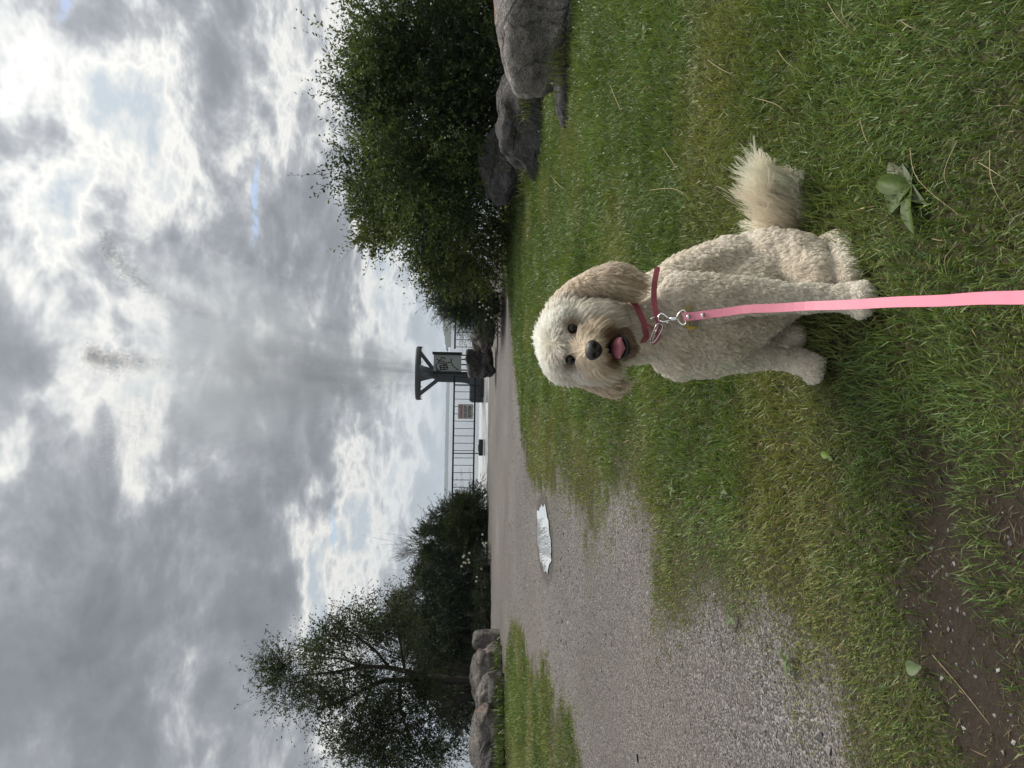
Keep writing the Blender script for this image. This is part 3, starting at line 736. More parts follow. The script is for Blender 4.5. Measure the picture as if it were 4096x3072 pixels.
# left of the pier
b5 = PY(1958, 2080, 22.43); b5.z = -0.2
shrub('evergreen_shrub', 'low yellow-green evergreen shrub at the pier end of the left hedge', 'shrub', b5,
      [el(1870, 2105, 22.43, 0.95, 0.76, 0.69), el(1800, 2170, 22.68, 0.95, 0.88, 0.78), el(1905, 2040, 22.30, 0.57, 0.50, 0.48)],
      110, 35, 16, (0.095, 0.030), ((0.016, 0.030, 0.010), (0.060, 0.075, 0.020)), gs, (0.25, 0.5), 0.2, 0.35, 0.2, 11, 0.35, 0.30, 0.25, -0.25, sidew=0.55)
b6 = PY(1985, 2450, 20.92); b6.z = -0.2
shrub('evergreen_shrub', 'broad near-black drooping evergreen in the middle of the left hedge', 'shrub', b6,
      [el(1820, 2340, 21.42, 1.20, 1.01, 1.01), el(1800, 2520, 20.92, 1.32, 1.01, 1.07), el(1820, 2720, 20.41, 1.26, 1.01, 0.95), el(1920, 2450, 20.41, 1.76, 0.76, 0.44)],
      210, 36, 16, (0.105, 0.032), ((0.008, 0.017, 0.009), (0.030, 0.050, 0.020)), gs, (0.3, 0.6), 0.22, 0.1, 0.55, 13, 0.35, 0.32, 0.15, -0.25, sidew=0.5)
b7 = PY(1960, 2330, 23.18); b7.z = -0.2
shrub('olive_shrub', 'rounded dull olive shrub rising behind the dark drooping evergreen', 'shrub', b7,
      [el(1690, 2420, 23.06, 1.20, 1.01, 0.91), el(1730, 2560, 22.68, 1.13, 1.01, 0.88)], 130, 32, 11, (0.085, 0.038), ((0.022, 0.030, 0.014), (0.075, 0.085, 0.040)), gs, (0.2, 0.45), 0.25, 0.4, 0.1, 15, 0.4, 0.3, 0.3, -0.25)
b8 = PY(1960, 2190, 23.81); b8.z = -0.2
shrub('twiggy_shrub', 'thin sparse twiggy shrub standing up behind the hedge', 'shrub', b8,
      [el(1690, 2200, 23.81, 0.76, 0.63, 0.69)], 34, 7, 8, (0.045, 0.016), ((0.025, 0.035, 0.016), (0.07, 0.085, 0.035)), gs, (0.3, 0.6), 0.25, 0.9, 0.0, 17, 0.3, 0.3, 0.3, -0.25)
b9 = PY(1985, 2330, 20.03); b9.z = -0.2
shrub('flowering_shrub', 'low shrub with white blossoms along the gravel in front of the left hedge', 'shrub', b9,
      [el(1935, 2290, 20.03, 0.95, 0.44, 0.30), el(1945, 2430, 19.66, 0.69, 0.38, 0.28), el(1930, 2540, 19.40, 0.69, 0.44, 0.38)],
      80, 10, 9, (0.05, 0.026), ((0.012, 0.026, 0.010), (0.045, 0.075, 0.022)), gs, (0.12, 0.28), 0.16, 0.5, 0.1, 19, 0.3, 0.3, 0.3, -0.25)
# blossoms
M_flower = plain('cream_petals', (0.55, 0.53, 0.42), 0.6, 0, 0.12, 30)
def blossoms(root_name, spots, y0, r):
    root = [o for o in COL.objects if o.name == root_name][0]
    for (X, Y) in spots:
        c = PY(X, Y, y0 - 0.32 - random.random() * 0.1); bm = bmesh.new()
        for k in range(6):
            a = k * math.pi / 3; d = Vector((math.cos(a), -0.5, math.sin(a)))
            bmesh.ops.create_icosphere(bm, subdivisions=1, radius=r * 0.55, matrix=Matrix.Translation(c + d * r * 0.55) @ Matrix.Diagonal((1, .5, 1, 1)))
        link('blossom', bm_mesh('blossom', bm, True), M_flower, root)
blossoms('flowering_shrub', [(1893, 1128), (1905, 1140), (1915, 1150), (1930, 1135), (1918, 1208), (1932, 1222), (1945, 1236), (1955, 1230), (1952, 1258), (1965, 1270), (1945, 1280), (1920, 1228)], 15.2, 0.020)
blossoms('flowering_shrub.001', [(1930, 2138), (1932, 2172), (1946, 2172), (1937, 2180), (1878, 2212), (1857, 2222), (1853, 2228), (1874, 2238), (1877, 2250), (1856, 2250), (1863, 2252), (1847, 2265), (1908, 2308), (1905, 2325), (1925, 2275), (1940, 2350), (1955, 2420)], 15.9 * 1.26, 0.030)
# the tree on the left shore
tb_ = PY(1985, 2735, 15.2); tb_.z = -0.05
def pp(X, Y, y): return PY(X, Y, y)
limbs = [([tb_, pp(1820, 2722, 15.2), pp(1700, 2710, 15.2)], [.11, .095, .085]),
         ([pp(1705, 2710, 15.2), pp(1640, 2690, 15.1), pp(1560, 2672, 15.1), pp(1460, 2665, 15.0), pp(1330, 2690, 15.0), pp(1180, 2705, 14.9)], [.07, .062, .052, .042, .028, .012]),
         ([pp(1705, 2712, 15.2), pp(1630, 2722, 15.3), pp(1540, 2722, 15.3), pp(1480, 2745, 15.2), pp(1380, 2800, 15.2), pp(1250, 2850, 15.2)], [.07, .06, .055, .045, .03, .012]),
         ([pp(1560, 2672, 15.1), pp(1500, 2600, 15.0), pp(1420, 2540, 15.0), pp(1340, 2480, 15.0)], [.035, .03, .02, .01]),
         ([pp(1620, 2690, 15.1), pp(1600, 2560, 15.3), pp(1560, 2450, 15.4)], [.035, .022, .01]),
         ([pp(1600, 2722, 15.3), pp(1600, 2830, 15.1), pp(1640, 2960, 14.9), pp(1700, 3060, 14.8)], [.04, .032, .02, .01]),
         ([pp(1480, 2745, 15.2), pp(1440, 2880, 15.0), pp(1420, 3010, 14.9)], [.03, .022, .01]),
         ([pp(1460, 2665, 15.0), pp(1380, 2640, 15.2), pp(1230, 2620, 15.2)], [.025, .018, .008])]
shrub('shore_tree', 'airy small-leaved tree with dark forked limbs overhanging the left boulders', 'tree', tb_,
      [el(1240, 2690, 15.1, 0.95, 0.8, 0.75), el(1090, 2740, 15.0, .40, .4, .45), el(1330, 2560, 15.1, 0.75, 0.7, .55), el(1430, 2470, 15.2, 0.55, 0.6, .5), el(1420, 2830, 15.0, 1.15, 0.9, 0.85),
       el(1560, 2720, 15.1, 1.3, .9, .65), el(1500, 3010, 14.8, 1.0, .9, .95), el(1720, 2980, 14.8, .8, .8, .55), el(1590, 2520, 15.3, .75, .6, .55), el(1700, 2800, 15.0, .9, .7, .45)],
      200, 25, 12, (0.070, 0.030), ((0.020, 0.032, 0.014), (0.075, 0.100, 0.036)), None, (0.25, 0.6), 0.26, 0.30, 0.30, 23, 0.12, 0.58, 0.30, 0.2, stem='trunk', stemr=0.035, extra_limbs=limbs)
# ------------------------------------------------------------------ grass
def blades(pts, h, wd, az, lean, bend, col, tipcol=None):
    """pts (N,3) roots; each blade 5 verts, quad + tip triangle, curved over"""
    N = len(pts)
    d = np.c_[np.cos(az), np.sin(az), np.zeros(N)]; s = np.c_[-np.sin(az), np.cos(az), np.zeros(N)]
    tw = rng.uniform(-0.9, 0.9, N)[:, None]; s = unit(s * np.cos(tw) + d * np.sin(tw))
    up = np.array([0, 0, 1.0])
    a1 = lean[:, None]; a2 = (lean + bend)[:, None]
    m = pts + (d * np.sin(a1) + up * np.cos(a1)) * (h * 0.55)[:, None]
    t = m + (d * np.sin(a2) + up * np.cos(a2)) * (h * 0.45)[:, None]
    t[:, 2] = np.maximum(t[:, 2], pts[:, 2] + 0.004)
    V = np.empty((N, 5, 3), np.float32); w2 = (wd * 0.5)[:, None]
    V[:, 0] = pts - s * w2 * .8; V[:, 1] = pts + s * w2 * .8; V[:, 2] = m + s * w2; V[:, 3] = m - s * w2; V[:, 4] = t
    C = np.repeat(col[:, None, :], 5, 1)
    if tipcol is not None: C[:, 4] = tipcol
    return V.reshape(-1, 3), C.reshape(-1, 3)
def blade_faces(N):
    i = np.arange(N, dtype=np.int64)[:, None] * 5
    return [i + np.array([0, 1, 2, 3]), i + np.array([3, 2, 4])]
PK = 'PREVIEW' in globals()
def scatter(y0, y1, dens):
    """random ground points in the part of the lawn the camera can see, with a margin"""
    out = []
    for a in np.arange(y0, y1, 0.25):
        b = min(a + 0.25, y1); wdt = 2 * (0.63 * b + 0.75); n_ = int(dens((a + b) / 2) * wdt * (b - a))
        out.append(np.c_[rng.uniform(-wdt / 2, wdt / 2, n_), rng.uniform(a, b, n_)])
    return np.concatenate(out)
dens = lambda y: 17500 * min(1.0, (1.7 / y) ** 1.22)
gpt = scatter(0.75, 19.0, dens)
lmv = lawn_mask(gpt) + (rng.random(len(gpt)) - 0.5) * 0.34
stray = (vnoise(gpt, 3.1, 2, 45) > 0.70) & (lmv > -0.7) & (rng.random(len(gpt)) < 0.35); lmv = np.where(stray, np.maximum(lmv, 0.08), lmv); smv = soil_mask(gpt) + 0.02 + (rng.random(len(gpt)) - 0.5) * 0.15
worn = vnoise(gpt, 1.1, 3, 41); wear = np.clip((worn - 0.56) * 6, 0, 1) * np.clip((0.35 - gpt[:, 0] * 0.5) , 0, 1)
ok = (lmv > 0) & (smv < 0) & (rng.random(len(gpt)) > wear * 0.75) & (gpt[:, 1] < shore(gpt[:, 0]) - 0.2)
gpt = gpt[ok]; lmv = lmv[ok]; smv = smv[ok]; wear = wear[ok]
# no blades through the sitting dog: keep only short ones there
N = len(gpt); yy = gpt[:, 1]
Z = gz(gpt)
root = np.c_[gpt, Z - 0.004]
patch = vnoise(gpt, 2.2, 3, 51); tuft = vnoise(gpt, 9.0, 2, 52)
edgef = np.clip(lmv / 0.45, 0.25, 1.0)
right = np.clip((gpt[:, 0] + 0.6) / 1.2, 0, 1)
h = (0.026 + 0.028 * right + 0.050 * np.clip(tuft - 0.45, 0, 1) + 0.022 * patch) * rng.uniform(0.6, 1.35, N) * edgef
h *= np.where(yy > 5, 1.1, np.where(yy < 1.9, 0.82, 1.0))
wd = 0.0026 * rng.uniform(0.7, 1.5, N) * np.clip((yy / 1.7) ** 0.62, 0.70, 4)
flow = vnoise(gpt, 3.0, 2, 61) * 9.0
az = flow + rng.normal(size=N) * 1.3
lean = np.clip(np.abs(rng.normal(0.35, 0.38, N)), 0, 1.35); bend = np.abs(rng.normal(0.45, 0.4, N))
gA, gB, gC = np.array([0.062, 0.104, 0.022]), np.array([0.205, 0.275, 0.080]), np.array([0.275, 0.268, 0.095])
f = np.clip(rng.random(N) * 0.75 + (patch - 0.5) * 0.9 + 0.12, 0, 1)[:, None]
col = gA + (gB - gA) * f
yl = np.clip((vnoise(gpt, 1.4, 3, 71) - 0.45) * 3.0 + (1 - edgef) * 0.9 + wear * 0.6 + (0.20 - right * 0.35), 0, 0.9)[:, None]
col = col * (1 - yl * 0.65) + gC * yl * 0.65
bl_ = rng.random(N) < 0.16; col[bl_] = col[bl_] * np.array([0.75, 0.98, 1.25])       # bluish blades
dead = rng.random(N) < (0.02 + 0.06 * yl[:, 0]); col[dead] = np.array([0.27, 0.205, 0.105]) * rng.uniform(0.6, 1.25, (dead.sum(), 1))
lean[dead] = np.clip(lean[dead] + 0.5, 0, 1.45)
col *= rng.uniform(0.75, 1.25, (N, 1))
M_grass = leaf_mat('grass_blades', 0.30, 0.42, 0.35)
V, C = blades(root, h, wd, az, lean, bend, col)
me = mesh_np('lawn_grass', V, blade_faces(N), False, col=C)
link('lawn_grass', me, M_grass, label='mown green grass of the lawn with yellowed blades and worn edges', cat='grass', kind='stuff')
# trampled dry bits left on the bare soil
q = scatter(0.8, 2.3, lambda y: 5200); q = q[(soil_mask(q) > -0.06)]; q = q[rng.random(len(q)) < np.clip(0.25 + (vnoise(q, 9, 2, 47) - 0.45) * 2.5, 0.04, 1)]
Nq = len(q); cq = np.array([0.115, 0.085, 0.045]) * rng.uniform(0.4, 1.7, (Nq, 1)); gq = rng.random(Nq) < 0.22; cq[gq] = np.array([0.10, 0.13, 0.035]) * rng.uniform(0.6, 1.3, (gq.sum(), 1))
V, C = blades(np.c_[q, gz(q) + 0.001], rng.uniform(0.008, 0.030, Nq), rng.uniform(0.0010, 0.0022, Nq), rng.uniform(0, 6.28, Nq), rng.uniform(0.9, 1.5, Nq), rng.uniform(0, 0.3, Nq), cq)
link('dry_litter', mesh_np('dry_litter', V, blade_faces(Nq), False, col=C), M_grass, label='trampled dry grass bits lying on the bare soil', cat='litter', kind='stuff')

# loose stones lying on the path and on the bare soil
def stones(pts, size, col, flat=0.6):
    N = len(pts)
    oc = np.array([(1, 0, 0), (0, 1, 0), (-1, 0, 0), (0, -1, 0), (0, 0, 1), (0, 0, -1)], float)
    fc = np.array([(0, 1, 4), (1, 2, 4), (2, 3, 4), (3, 0, 4), (1, 0, 5), (2, 1, 5), (3, 2, 5), (0, 3, 5)])
    a = rng.uniform(0, 6.28, N); ca, sa = np.cos(a), np.sin(a)
    v = oc[None] * rng.uniform(0.65, 1.25, (N, 6, 1)) * size[:, None, None]; v[:, :, 2] *= flat
    v = v + rng.normal(size=v.shape) * (size * 0.16)[:, None, None]
    vx = v[:, :, 0] * ca[:, None] - v[:, :, 1] * sa[:, None]; vy = v[:, :, 0] * sa[:, None] + v[:, :, 1] * ca[:, None]
    V = np.stack([vx, vy, v[:, :, 2]], 2) + pts[:, None, :]
    F = (np.arange(N)[:, None, None] * 6 + fc[None]).reshape(-1, 3)
    return mesh_np('stones', V.reshape(-1, 3), F, False, col=np.repeat(col, 6, 0))
M_peb, n = new_mat('pebbles')
a = n.node('ShaderNodeAttribute', attribute_name='col'); n.put(n.b.inputs['Base Color'], a.outputs['Color']); n.b.inputs['Roughness'].default_value = 0.8
q = scatter(1.6, 13.0, lambda y: 1700 * min(1.0, (3.0 / y) ** 1.2))
lq = lawn_mask(q); inp = sdist(q, PUDDLE)
q = q[(lq < 0.05) & (inp > 0.02) & (q[:, 1] < 12.5)]
tone_ = np.clip(rng.normal(0.165, 0.06, len(q)), 0.05, 0.34)
sz = np.clip(rng.lognormal(math.log(0.0036), 0.45, len(q)), 0.003, 0.020) * np.clip(q[:, 1] / 5, 0.85, 1.3)
me = stones(np.c_[q, gz(q) + sz * 0.18], sz, tone_[:, None] * np.array([1.03, 0.98, 0.95]))
big = rng.random(len(q)) < 0.012; sz[big] *= 2.4
me = stones(np.c_[q, gz(q) + sz * 0.18], sz, tone_[:, None] * np.array([1.03, 0.98, 0.95]))
link('path_gravel', me, M_peb, label='loose grey gravel stones covering the curved path', cat='gravel', kind='stuff')
q = scatter(0.8, 2.2, lambda y: 2600)
q = q[(soil_mask(q) > 0.0)]
left = np.clip((-q[:, 0] + 0.05) / 0.5, 0.12, 1)
q = q[rng.random(len(q)) < left * 0.55]
sz = np.clip(rng.lognormal(math.log(0.0024), 0.5, len(q)), 0.0010, 0.0062)
tone_ = np.clip(rng.normal(0.17, 0.07, len(q)), 0.05, 0.36)
me = stones(np.c_[q, gz(q) + sz * 0.2], sz, tone_[:, None] * np.array([1.0, 0.98, 0.96]))
link('soil_pebbles', me, M_peb, label='small pale pebbles scattered on the bare dark soil', cat='pebbles', kind='stuff')
# ------------------------------------------------------------------ the dog
from mathutils.bvhtree import BVHTree
drg = np.random.default_rng(77)
DOG = empty('dog', (0.22, 1.88, 0.0), label='cream curly-coated dog sitting on the lawn, tongue out, facing the viewer', cat='dog')
CH = {  # chains of (photo X, photo Y, depth, radius), grouped by coat region
 'torso': [[(2590, 1300, 1.93, .088), (2700, 1310, 1.935, .108), (2830, 1300, 1.96, .112), (2940, 1240, 2.00, .118), (3060, 1150, 2.05, .122), (3150, 1110, 2.08, .105)],
           [(2640, 1210, 1.99, .085), (2780, 1130, 2.03, .092), (2920, 1090, 2.06, .100), (3060, 1070, 2.09, .105)],
           [(2700, 1390, 1.92, .075), (2850, 1385, 1.945, .070), (2930, 1350, 1.97, .055)]],
 'neck': [[(2420, 1350, 1.88, .078), (2500, 1335, 1.89, .082), (2600, 1305, 1.92, .092)]],
 'thigh': [[(3080, 1040, 2.02, .085), (3170, 1040, 1.97, .075), (3250, 1090, 1.89, .055), (3270, 1130, 1.87, .045)],
           [(3190, 1040, 2.00, .055), (3270, 1012, 1.96, .036), (3335, 965, 1.93, .022)],
           [(2980, 1290, 2.10, .060), (3060, 1330, 2.10, .050), (3130, 1345, 2.13, .035)]],
 'leg': [[(2740, 1210, 1.87, .078), (2860, 1192, 1.845, .058), (2970, 1188, 1.83, .044), (3130, 1190, 1.81, .035), (3300, 1192, 1.795, .0325), (3380, 1194, 1.775, .034)],
         [(2720, 1415, 1.96, .070), (2850, 1425, 1.985, .055), (2950, 1430, 2.01, .040), (3080, 1432, 2.03, .0295), (3150, 1436, 2.035, .029)],
         [(3344, 955, 1.93, .020), (3362, 1010, 1.89, .030), (3375, 1060, 1.85, .033)],
         [(3150, 1350, 2.14, .034), (3165, 1345, 2.10, .036)]],
 'paw': [[(3400, 1194, 1.768, .036), (3440, 1180, 1.75, .033), (3452, 1165, 1.745, .022)], [(3430, 1200, 1.755, .036), (3462, 1205, 1.742, .023)], [(3430, 1215, 1.755, .030), (3452, 1238, 1.742, .021)],
         [(3190, 1444, 2.03, .033), (3240, 1465, 1.99, .030), (3262, 1475, 1.965, .021)], [(3240, 1480, 1.985, .027), (3252, 1500, 1.965, .021)], [(3225, 1450, 2.0, .028), (3268, 1452, 1.97, .020)],
         [(3378, 1075, 1.84, .034), (3392, 1110, 1.82, .030)], [(3172, 1345, 2.08, .034), (3180, 1345, 2.05, .028)]],
 'head': [[(2274, 1362, 1.845, .079), (2305, 1362, 1.85, .082)], [(2278, 1300, 1.84, .066), (2274, 1425, 1.84, .066)], [(2258, 1330, 1.79, .050), (2253, 1408, 1.79, .050)]],
 'cheek': [[(2345, 1290, 1.80, .050), (2400, 1290, 1.80, .050)], [(2350, 1448, 1.80, .048), (2405, 1450, 1.80, .046)], [(2400, 1370, 1.84, .065)]],
 'muzzle': [[(2315, 1380, 1.785, .044), (2350, 1392, 1.735, .038), (2385, 1400, 1.695, .029)], [(2375, 1345, 1.755, .030), (2400, 1362, 1.725, .026)], [(2378, 1438, 1.755, .030), (2402, 1430, 1.722, .025)]],
 'jaw': [[(2450, 1375, 1.80, .046), (2490, 1384, 1.755, .026), (2503, 1388, 1.725, .018)]],
 'ear': [[(2235, 1215, 1.85, .026), (2300, 1170, 1.84, .032), (2380, 1140, 1.83, .037), (2430, 1128, 1.825, .040), (2468, 1135, 1.825, .034)],
         [(2235, 1478, 1.86, .022), (2300, 1500, 1.86, .024), (2370, 1520, 1.855, .026), (2420, 1538, 1.85, .024), (2442, 1540, 1.85, .016)]],
 'tail': [[(3170, 1000, 2.14, .040), (3188, 930, 2.125, .024), (3180, 850, 2.11, .020), (3165, 760, 2.10, .017), (3142, 705, 2.10, .010)]],
}
REG = list(CH.keys())
seg = []                                    # (a, b, ra, rb, region)
bm = bmesh.new()
for rg_, chains in CH.items():
    for ch in chains:
        pts = [(P(X, Y, d), r) for X, Y, d, r in ch]
        for i in range(len(pts)):
            a, ra = pts[i]; b, rb = pts[min(i + 1, len(pts) - 1)]
            seg.append((np.array(a), np.array(b), ra, rb, REG.index(rg_)))
            k = max(1, int((b - a).length / (min(ra, rb) * 0.3))) if i + 1 < len(pts) else 1
            for j in range(k):
                t = j / k; bmesh.ops.create_icosphere(bm, subdivisions=2, radius=ra + (rb - ra) * t, matrix=Matrix.Translation(a.lerp(b, t)))
tmp = bpy.data.objects.new('tmp', bm_mesh('tmp', bm)); COL.objects.link(tmp)
md = tmp.modifiers.new('r', 'REMESH'); md.mode = 'VOXEL'; md.voxel_size = 0.0065; md.adaptivity = 0.0
ms_ = tmp.modifiers.new('s', 'SMOOTH'); ms_.factor = 0.5; ms_.iterations = 5
dgp = bpy.context.evaluated_depsgraph_get()
body = bpy.data.meshes.new_from_object(tmp.evaluated_get(dgp)); bpy.data.objects.remove(tmp)
body.polygons.foreach_set('use_smooth', np.ones(len(body.polygons), bool)); body.name = 'body'
co = np.empty(len(body.vertices) * 3, np.float32); body.vertices.foreach_get('co', co); co = co.reshape(-1, 3)
no = np.empty_like(co).ravel(); body.vertices.foreach_get('normal', no); no = no.reshape(-1, 3)
co = co + no * ((vnoise(co, 26, 2, 15) - 0.5) * 0.011 + (vnoise(co, 60, 2, 16) - 0.5) * 0.005)[:, None] * (co[:, 2] < 0.62)[:, None]
body.vertices.foreach_set('co', co.astype(np.float32).ravel()); body.update()
nv = len(body.vertices); co = np.empty(nv * 3, np.float32); body.vertices.foreach_get('co', co); co = co.reshape(-1, 3)
no = np.empty(nv * 3, np.float32); body.vertices.foreach_get('normal', no); no = no.reshape(-1, 3)
def region_of(p):
    best = np.full(len(p), 1e9); reg = np.zeros(len(p), int)
    for a, b, ra, rb, r in seg:
        e = b - a; L2 = max(e @ e, 1e-12); t = np.clip(((p - a) @ e) / L2, 0, 1)
        d = np.linalg.norm(p - a - t[:, None] * e, axis=1) - (ra + (rb - ra) * t)
        m = d < best; best[m] = d[m]; reg[m] = r
    return reg
EYES = [P(2289, 1316, 1.762), P(2282, 1437, 1.762)]
NOSE = P(2375, 1401, 1.668); FACE = P(2300, 1378, 1.76); MOUTH = P(2462, 1386, 1.725)
ray_v = np.array(unit(np.array([list(NOSE - CAMPOS)])))[0]      # line of sight to the face
def dist_to(p, q): return np.linalg.norm(p - np.array(q), axis=1)
def smooth01(x): x = np.clip(x, 0, 1); return x * x * (3 - 2 * x)
def coat_colour(p, reg):
    """the dog's own coat markings"""
    R_ = lambda *k: np.isin(reg, [REG.index(x) for x in k])
    c = np.tile(np.array([0.64, 0.555, 0.455]), (len(p), 1))
    c[R_('torso', 'thigh', 'neck')] = (0.88, 0.785, 0.645); c[R_('leg', 'paw')] = (0.88, 0.795, 0.665)
    c[R_('head')] = (0.91, 0.83, 0.70); c[R_('cheek')] = (0.86, 0.78, 0.655); c[R_('ear')] = (0.74, 0.595, 0.425)
    c[R_('muzzle')] = (0.80, 0.66, 0.48); c[R_('jaw')] = (0.20, 0.13, 0.085); c[R_('tail')] = (0.92, 0.79, 0.61)
    # brown staining round the mouth and below the eyes
    k = smooth01(1 - (dist_to(p, P(2438, 1388, 1.715)) - 0.031) / 0.026)[:, None] * R_('muzzle', 'jaw', 'cheek')[:, None]
    c = c * (1 - k) + np.array([0.16, 0.095, 0.052]) * k
    for e in EYES:
        k = smooth01(1 - (dist_to(p, e) - 0.010) / 0.026)[:, None] * 0.92
        c = c * (1 - k) + np.array([0.20, 0.125, 0.07]) * k
    for q in (P(2330, 1352, 1.74), P(2330, 1420, 1.74)):
        k = smooth01(1 - dist_to(p, q) / 0.022)[:, None] * 0.35; c = c * (1 - k) + np.array([0.5, 0.36, 0.22]) * k
    # shade in the gap between ear and cheek painted dark, pink-grey skin of the belly
    for q in (P(2330, 1200, 1.80), P(2400, 1195, 1.80)):
        k = smooth01(1 - dist_to(p, q) / 0.04)[:, None] * 0.7; c = c * (1 - k) + np.array([0.22, 0.16, 0.12]) * k
    k = smooth01(1 - dist_to(p, P(3060, 1330, 2.03)) / 0.09)[:, None] * 0.6; c = c * (1 - k) + np.array([0.30, 0.24, 0.225]) * k
    m_ = (vnoise(p, 14, 3, 91) - 0.5)[:, None]
    m2 = (vnoise(p, 5, 2, 92) - 0.5)[:, None]; return np.clip(c * (1 + m_ * 0.34) * (1 + m2 * np.array([0.06, 0.14, 0.26])), 0.02, 0.93)
bcol = coat_colour(co, region_of(co)) * 0.80
a_ = body.attributes.new('col', 'FLOAT_COLOR', 'POINT'); a_.data.foreach_set('color', np.c_[bcol, np.ones(nv)].astype(np.float32).ravel())
M_skin, n = new_mat('dog_skin'); at = n.node('ShaderNodeAttribute', attribute_name='col'); n.put(n.b.inputs['Base Color'], at.outputs['Color']); n.b.inputs['Roughness'].default_value = 0.9
n.b.inputs['Specular IOR Level'].default_value = 0.1
body_o = link('body', body, M_skin, DOG)
BV = BVHTree.FromPolygons([Vector(v) for v in co], [tuple(p.vertices) for p in body.polygons])

def hit(X, Y, back=0.0):
    d = ray(X, Y); loc, nor, _, dist = BV.ray_cast(CAMPOS, d); return CAMPOS + d * (dist + back)
EYES[:] = [hit(2289, 1316, 0.0035), hit(2282, 1437, 0.0035)]

# collar path round the neck, used to part the coat as well
cpath = [P(2455, 1195, 1.94), P(2520, 1198, 1.86), P(2568, 1245, 1.80), P(2600, 1300, 1.775), P(2612, 1345, 1.775), P(2602, 1395, 1.785), P(2565, 1450, 1.83), P(2500, 1475, 1.92), P(2430, 1440, 2.0), P(2400, 1340, 2.05), P(2410, 1250, 2.02)]
def catmull(pts, n_, closed=False):
    out = []; N_ = len(pts); rngN = N_ if closed else N_ - 1
    for i in range(rngN):
        g = (lambda k: pts[k % N_]) if closed else (lambda k: pts[max(0, min(N_ - 1, k))])
        p0, p1, p2, p3 = g(i - 1), g(i), g(i + 1), g(i + 2)
        for j in range(n_):
            t = j / n_
            out.append(0.5 * ((2 * p1) + (p2 - p0) * t + (2 * p0 - 5 * p1 + 4 * p2 - p3) * t * t + (3 * p1 - p0 - 3 * p2 + p3) * t ** 3))
    if not closed: out.append(pts[-1].copy())
    return out
ring = catmull(cpath, 8, True)
def on_coat(p, off):
    loc, nor, _, _ = BV.find_nearest(p); return loc + nor * off, nor
def rowY(p): v = p - CAMPOS; return 1536 - FPX * v.dot(cy) / v.dot(fwd)
ring_s = [on_coat(p, 0.013 if rowY(p) < 1360 else (-0.006 if rowY(p) > 1400 else 0.013 - 0.019 * (rowY(p) - 1360) / 40)) for p in ring]
# smooth the projected loop
rp = [r[0] for r in ring_s]; rn_ = [r[1] for r in ring_s]
for _ in range(4):
    rp = [(rp[i - 1] + rp[i] * 2 + rp[(i + 1) % len(rp)]) / 4 for i in range(len(rp))]
    rn_ = [(rn_[i - 1] + rn_[i] * 2 + rn_[(i + 1) % len(rn_)]).normalized() for i in range(len(rn_))]

# ---- coat: curved strands gathered into locks
def tri_sample(n_):
    body.calc_loop_triangles(); T = np.empty(len(body.loop_triangles) * 3, np.int32); body.loop_triangles.foreach_get('vertices', T); T = T.reshape(-1, 3)
    a, b, c = co[T[:, 0]], co[T[:, 1]], co[T[:, 2]]
    ar = np.linalg.norm(np.cross(b - a, c - a), axis=1)
    cen = (a + b + c) / 3; rgT = region_of(cen)
    wgt = np.ones(len(T)); 
    for k, v in (('head', 2.2), ('muzzle', 3.0), ('jaw', 2.6), ('cheek', 2.0), ('ear', 2.2), ('tail', 3.2), ('paw', 1.6), ('leg', 1.3)): wgt[rgT == REG.index(k)] = v
    # strands nobody could see from near this side are thinned
    view = unit(cen - np.array(CAMPOS)); nT = unit(np.cross(b - a, c - a)); facing = -(view * nT).sum(1)
    wgt *= np.where(facing > -0.45, 1.0, 0.25)
    pr = ar * wgt; k = drg.choice(len(T), n_, p=pr / pr.sum())
    u = drg.random((n_, 2)); f_ = u.sum(1) > 1; u[f_] = 1 - u[f_]
    w_ = np.c_[1 - u.sum(1), u]
    p = (co[T[k]] * w_[:, :, None]).sum(1); nn_ = unit((no[T[k]] * w_[:, :, None]).sum(1))
    return p, nn_
LEN = dict(torso=.023, neck=.022, thigh=.021, leg=.018, paw=.013, head=.025, cheek=.034, muzzle=.043, jaw=.022, ear=.055, tail=.150)
CUR = dict(torso=.0038, neck=.0036, thigh=.0036, leg=.0030, paw=.0024, head=.0016, cheek=.0012, muzzle=.0008, jaw=.0012, ear=.0050, tail=.0085)
LAY = dict(torso=.74, neck=.74, thigh=.72, leg=.68, paw=.55, head=.55, cheek=.78, muzzle=.80, jaw=.75, ear=.85, tail=.80)
KP = 6
tailax = np.array((P(3140, 690, 2.1) - P(3188, 930, 2.125)).normalized())
upw = np.array([0, 0, 1.0]); nose_np = np.array(NOSE); face_np = np.array(FACE)
